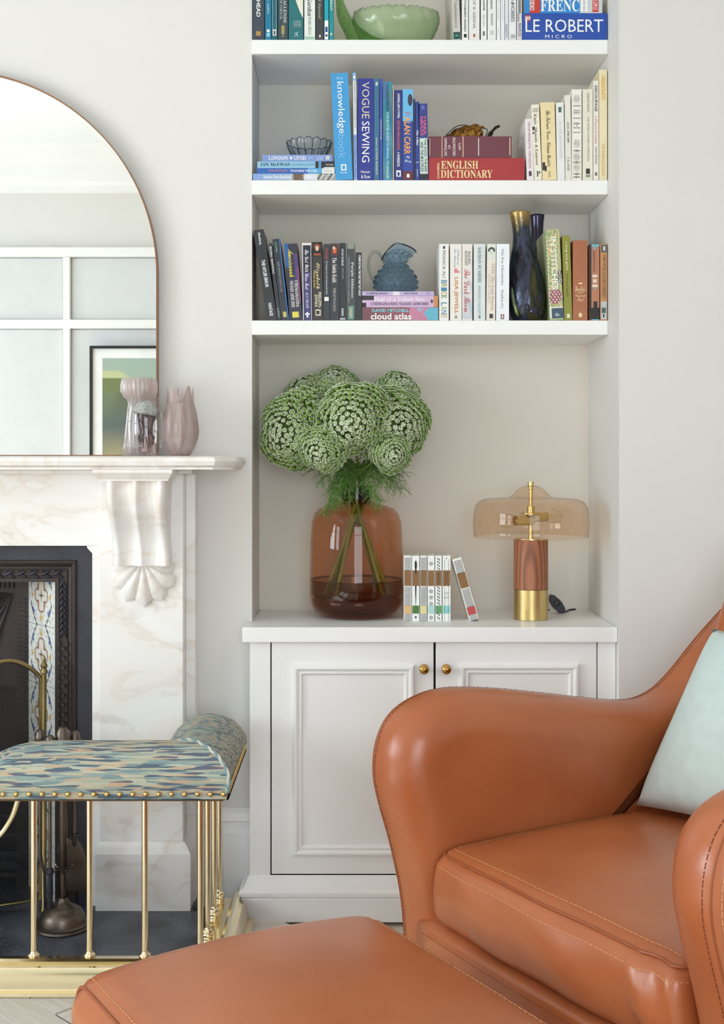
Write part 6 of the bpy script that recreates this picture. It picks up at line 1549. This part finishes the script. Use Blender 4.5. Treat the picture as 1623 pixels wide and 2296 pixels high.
# ================================================================ ornaments on the shelves
# green glass dish: ribbed shell bowl with a dark leaf stem
d = 3.21; gc = Vector((PX(893, d), d, ZS['A'])); q = d / F
gd = thing('glass_leaf_dish', 'frosted green glass shell dish with a darker curling leaf handle', 'dish', gc)
PALEG = thin_glass('frosted pale green glass', '#eaf3e2', .15, 1.5, .42, '#d8e8c8')
DARKG = thin_glass('deep green glass', '#b4da9c', .12, 1.4, .36, '#86bd6c')
def shell(r, h, t, k):
    rib = .055 * abs(math.sin(9 * (t + h * 7)))
    return r * (1 + rib) * (1 - .06 * math.cos(t)), h + (.004 * abs(math.sin(18 * t)) if k == 9 else 0) + (.010 * math.sin(t) if k > 5 else 0)
bm = lathe([(.0, .002), (40 * q, .0), (52 * q, .004), (64 * q, .012), (75 * q, .026), (84 * q, .044), (90 * q, .060), (93.5 * q, .074), (94 * q, .086), (91 * q, .098)], gc, seg=144, fn=shell)
bmesh.ops.scale(bm, vec=(1, .78, 1), verts=bm.verts, space=Matrix.Translation(-gc))
bmesh.ops.solidify(bm, geom=bm.faces[:], thickness=.003)
add('shell_bowl', bm, PALEG, gd, smooth=True, angle=180)
# leaf that wraps the bowl's side and climbs past the shelf's edge
rows = []
path = [(905, 86, 3.135), (880, 72, 3.12), (845, 66, 3.11), (812, 48, 3.11), (788, 22, 3.125), (772, -10, 3.14), (762, -40, 3.16)]
low = [(905, 88.6, 3.13), (878, 88.6, 3.118), (842, 88.6, 3.112), (790, 88.6, 3.112), (770, 55, 3.125), (755, 20, 3.14), (752, -30, 3.16)]
pa = spline([P(a, b, c) for a, b, c in path], 6); pb = spline([P(a, b, c) for a, b, c in low], 6)
for a, b in zip(pa, pb):
    rows.append([a.lerp(b, t) + Vector((0, -.014 * math.sin(math.pi * t), 0)) for t in [k / 8 for k in range(9)]])
lowz = min(p.z for r in rows for p in r)
bm = loft(bmesh.new(), rows, False)
for v in bm.verts:
    v.co.z = max(v.co.z, ZS['A'] + .0005); v.co.y += .055
bmesh.ops.solidify(bm, geom=bm.faces[:], thickness=.006)
add('leaf_handle', bm, DARKG, gd, smooth=True, angle=180)
# bronze reclining beast with a staff, on the maroon dictionary
d = 3.21; c = Vector((PX(1040, d), d, zdic)); q = d / F
GOLD = mat('old gilt', '#a97a35', .32, .85, var=.5, vs=60, col2='#5a3218', bump=.3, bs=140)
DKB = mat('dark patinated bronze', '#3a2a20', .4, .7, var=.3, vs=50)
be = thing('bronze_beast', 'small gilt reclining beast figurine with a staff on the maroon dictionary', 'figurine', c)
bm = bmesh.new()
def Q(px, py, y=0): return Vector((PX(px, d), d + y, zdic + (305.5 - py) * q))
for px, py, r, sx, sy, sz, y in ((1012, 294, 14, 1.5, 1.3, .95, .004), (1030, 284, 16, 1.3, 1.2, 1.1, .004), (1046, 282, 17, 1.1, 1.1, 1.2, 0), (1062, 284, 15, 1.0, 1.0, 1.25, -.008), (1068, 274, 10, 1.1, 1.0, .9, -.012), (1072, 292, 9, 1.0, 1.1, 1.1, -.016), (1075, 284, 7, 1, 1.1, 1, -.02), (1040, 300, 8, 4.2, 2.6, .7, 0), (1064, 301, 6, 4.0, 2.2, .6, -.016), (1050, 268, 5, 1.6, 1, .9, -.004), (1064, 264, 5, 1.8, 1, .7, -.01), (1080, 267, 4, 1.5, .8, .6, -.01), (1046, 274, 6, .8, .8, 1.3, -.004), (1000, 299, 8, 1.6, 1.2, .7, .004)):
    ball(bm, Q(px, py, y), r * q, 14, 9, sx, sy, sz)
o = add('body', bm, GOLD, be, smooth=True, angle=180)
rm = o.modifiers.new('fuse', 'REMESH'); rm.mode = 'VOXEL'; rm.voxel_size = .0022; rm.use_smooth_shade = True
tx_ = bpy.data.textures.new('carving', 'CLOUDS'); tx_.noise_scale = .008
dp = o.modifiers.new('carving', 'DISPLACE'); dp.texture = tx_; dp.strength = .004; dp.mid_level = .5
bm = bmesh.new()
for s_ in (-1, 1): ball(bm, Q(1066 + 5 * s_, 279, -.0245), .0016, 8, 6)
add('eye', bm, DKB, be, smooth=True)
bm = bmesh.new(); tube(spline([Q(1062, 270, -.02), Q(1040, 276, -.017), Q(1022, 288, -.016), Q(1008, 300, -.014)], 5), .003, 8, bm); add('strap', bm, GOLD, be, smooth=True)
bm = bmesh.new(); tube(spline([Q(984, 301), Q(1000, 284), Q(1018, 267), Q(1034, 261), Q(1050, 262)], 6), .0011, 6, bm); tube(spline([Q(1080, 270, -.01), Q(1090, 272, -.01), Q(1091, 280, -.012), Q(1086, 290, -.014), Q(1078, 300, -.014)], 6), .0011, 6, bm)
add('wire', bm, WIRE, be, smooth=True)
bm = bmesh.new(); tube([Q(1086, 303, -.01), Q(1095, 289, -.01), Q(1100, 280, -.01)], [.005, .0055, .0062], 8, bm); tube([Q(1100, 281, -.01), Q(1103, 276, -.01)], [.0055, .004], 8, bm); tube([Q(1102, 277, -.01), Q(1111, 268, -.01), Q(1119, 265, -.01)], [.003, .0042, .0035], 8, bm)
add('staff', bm, DKB, be, smooth=True)
add('ring', tube(spline([Q(1053, 302, -.05), Q(1055, 309, -.063), Q(1060, 311, -.065), Q(1064, 307, -.062), Q(1062, 301, -.05)], 5), .0007, 6), AGED, be, smooth=True)
# hobnail jug
d = 3.20; jc = Vector((PX(887, d), d, zjug)); q = d / F
ju = thing('hobnail_jug', 'blue hobnail glass jug with a clear looped handle on the stacked paperbacks', 'jug', jc)
JG, _, _, _, jb_ = nodes('blue hobnail glass'); jb_.inputs['Base Color'].default_value = (*lin('#8fb2ca'), 1)
jb_.inputs['Transmission Weight'].default_value = .8; jb_.inputs['IOR'].default_value = 1.3; jb_.inputs['Roughness'].default_value = .04
zz = [0, 6, 14, 24, 34, 44, 54, 62, 67, 70, 74, 80, 88, 96, 104]; rr_ = [30, 39, 45.5, 48, 47, 43, 36, 28, 24, 23.5, 24, 25, 27, 30, 33]
tab = list(zip(zz, rr_)); prof = [(0.001, 0.0)] + [(interp(tab, k * 1.0) * q, k * 1.0 * q) for k in range(0, 105)]
def hob(r, h, t, k):
    hp = h / q; row = hp / 12.0; i = math.floor(row); n = 18 if hp < 66 else 12
    u = (t * n / (2 * math.pi) + .5 * (i % 2)) % 1 - .5; v = row - i - .5
    b = max(0, 1 - (u * u + v * v) / .16); r2 = r + (4.6 * q * b ** .7 if 4 < hp < 96 else 0)
    if hp > 78:
        e = (hp - 78) / 26
        hh = h + e * q * (2.0 - 26 * max(0, -math.cos(t)) ** 1.3 * 1 + 5 * abs(math.sin(t)) - 9 * max(0, math.cos(t)) ** 2)
        r2 = r2 * (1 + e * (.38 * max(0, math.cos(t)) ** 2 - .05 * max(0, -math.cos(t)))) 
        return r2, hh
    return r2, h
bm = lathe(prof, jc, seg=160, fn=hob); add('body', bm, JG, ju, smooth=True, angle=180)
rim = []
for i in range(60):
    t = 2 * math.pi * i / 60; r_, h_ = hob(prof[-1][0], prof[-1][1], t, 0); rim.append(jc + Vector((r_ * math.cos(t), r_ * math.sin(t), h_)))
add('rim', tube(rim + [rim[0]], .0016, 6), thin_glass('dark blue rim glass', '#27425c', .05, 1.5, .5, '#1d3348'), ju, smooth=True)
hp_ = [jc + Vector(((x - 887) * q, 0, (653.5 - y) * q)) for x, y in ((862, 582), (852, 562), (840, 556), (829, 566), (826, 588), (830, 606), (836, 618), (842, 622))]
add('handle', tube(spline(hp_, 6), .0042, 10), thin_glass('clear handle glass', '#e9ecec', .02, 1.5), ju, smooth=True, angle=180)
# iridescent vases
def irid():
    m, nt, N, L, b = nodes('iridescent dark glass')
    tc = N.new('ShaderNodeTexCoord'); mp = N.new('ShaderNodeMapping'); mp.inputs['Scale'].default_value = (1, 1, .35); L.new(tc.outputs['Object'], mp.inputs['Vector'])
    n1 = N.new('ShaderNodeTexNoise'); n1.inputs['Scale'].default_value = 22; n1.inputs['Detail'].default_value = 4; n1.inputs['Distortion'].default_value = .8; L.new(mp.outputs[0], n1.inputs['Vector'])
    r = N.new('ShaderNodeValToRGB'); e = r.color_ramp.elements; e[0].position = .28; e[0].color = (*lin('#1d1d22'), 1); e[1].position = .75; e[1].color = (*lin('#3c3c24'), 1)
    for p, c in ((.42, '#2c2a38'), (.50, '#444a5e'), (.57, '#2e3028'), (.66, '#55502e')): k = e.new(p); k.color = (*lin(c), 1)
    L.new(n1.outputs['Fac'], r.inputs['Fac'])
    sp = N.new('ShaderNodeSeparateXYZ'); L.new(tc.outputs['Object'], sp.inputs[0])
    mr = N.new('ShaderNodeMapRange'); mr.inputs[1].default_value = .245; mr.inputs[2].default_value = .285; L.new(sp.outputs['Z'], mr.inputs[0])
    mx = N.new('ShaderNodeMixRGB'); L.new(mr.outputs[0], mx.inputs[0]); L.new(r.outputs[0], mx.inputs[1]); mx.inputs[2].default_value = (*lin('#a98a52'), 1)
    L.new(mx.outputs[0], b.inputs['Base Color']); b.inputs['Metallic'].default_value = .6; b.inputs['Roughness'].default_value = .2
    n2 = N.new('ShaderNodeTexNoise'); n2.inputs['Scale'].default_value = 55; n2.inputs['Detail'].default_value = 3; n2.inputs['Distortion'].default_value = 1.5; L.new(mp.outputs[0], n2.inputs['Vector'])
    bp = N.new('ShaderNodeBump'); bp.inputs['Strength'].default_value = .5; bp.inputs['Distance'].default_value = .004; L.new(n2.outputs['Fac'], bp.inputs['Height']); L.new(bp.outputs[0], b.inputs['Normal'])
    return m
IR = irid()
IRV = mat('violet black glass', '#3a3648', .12, .6, var=.3, vs=20)
def bottle(px, d, top, wtop, label, m, scale=1.0, blobs=True, wmax=43.5, tilt=0):
    q = d / F; c = Vector((PX(px, d), d, ZS['C'] + .0002)); hb = (718.5 - top)
    cc = thing('iridescent_vase', label, 'vase', c, 'dark iridescent vases')
    pts = [(0, .3), (.55, 0), (.70, .015), (.86, .06), (.97, .14), (1.0, .23), (.96, .33), (.86, .45), (.70, .58), (.54, .70), (.47, .79), (.46, .86), (.49, .93), (.535, .985), (.55, 1.0), (.52, 1.004), (.48, .985), (.42, .92)]
    sp = [(pts[0][0], 0.001)] + pts[1:]
    prof = [(a * wmax * q, b * hb * q) for a, b in sp]
    bm = lathe(prof, c, seg=64)
    for v in bm.verts: v.co.x += tilt * q * ((v.co.z - c.z) / (hb * q)) ** 1.5 if v.co.z > c.z else 0
    add('body', bm, m, cc, smooth=True, angle=180)
    if blobs:
        for a, z, r in ((-120, .57, .0095), (-62, .2, .007), (-100, .12, .009), (-78, .09, .010), (-130, .16, .005), (-52, .08, .007)):
            t = math.radians(a); rad = interp([(b, a_) for a_, b in pts[1:15]], z) * wmax * q
            bm = bmesh.new(); p = c + Vector((math.cos(t) * rad, math.sin(t) * rad, z * hb * q)); nr = Vector((math.cos(t), math.sin(t), 0))
            lathe([(r, -.001), (r * .95, .002), (r * .5, .0035), (0, .004)], p, nr, 16, bm); add('glass_prunt', bm, IRV, cc, smooth=True)
        tr = []
        for k in range(12):
            z = .05 + .26 * k / 11; t = math.radians(-148 + 16 * (1 - k / 11)); rad = interp([(b, a_) for a_, b in pts[1:15]], z) * wmax * q
            tr.append(c + Vector((math.cos(t) * (rad + .002), math.sin(t) * (rad + .002), z * hb * q)))
        add('glass_trail', tube(tr, [.003] + [.0055] * 9 + [.004, .002], 10), mat('teal lustre glass', '#3c5a60', .12, .6, var=.3, vs=40, col2='#7a8a5a'), cc, smooth=True)
    return cc
bottle(1182, 3.175, 472, 43, 'tall dark iridescent glass vase with a gold rim and moulded prunts', IR, tilt=-17)
bottle(1204, 3.30, 466, 30, 'violet-black vase standing behind the gold-rimmed iridescent vase', IRV, blobs=False, wmax=30)
# the typesetting helper is no longer needed
bpy.data.objects.remove(TYPE[0])
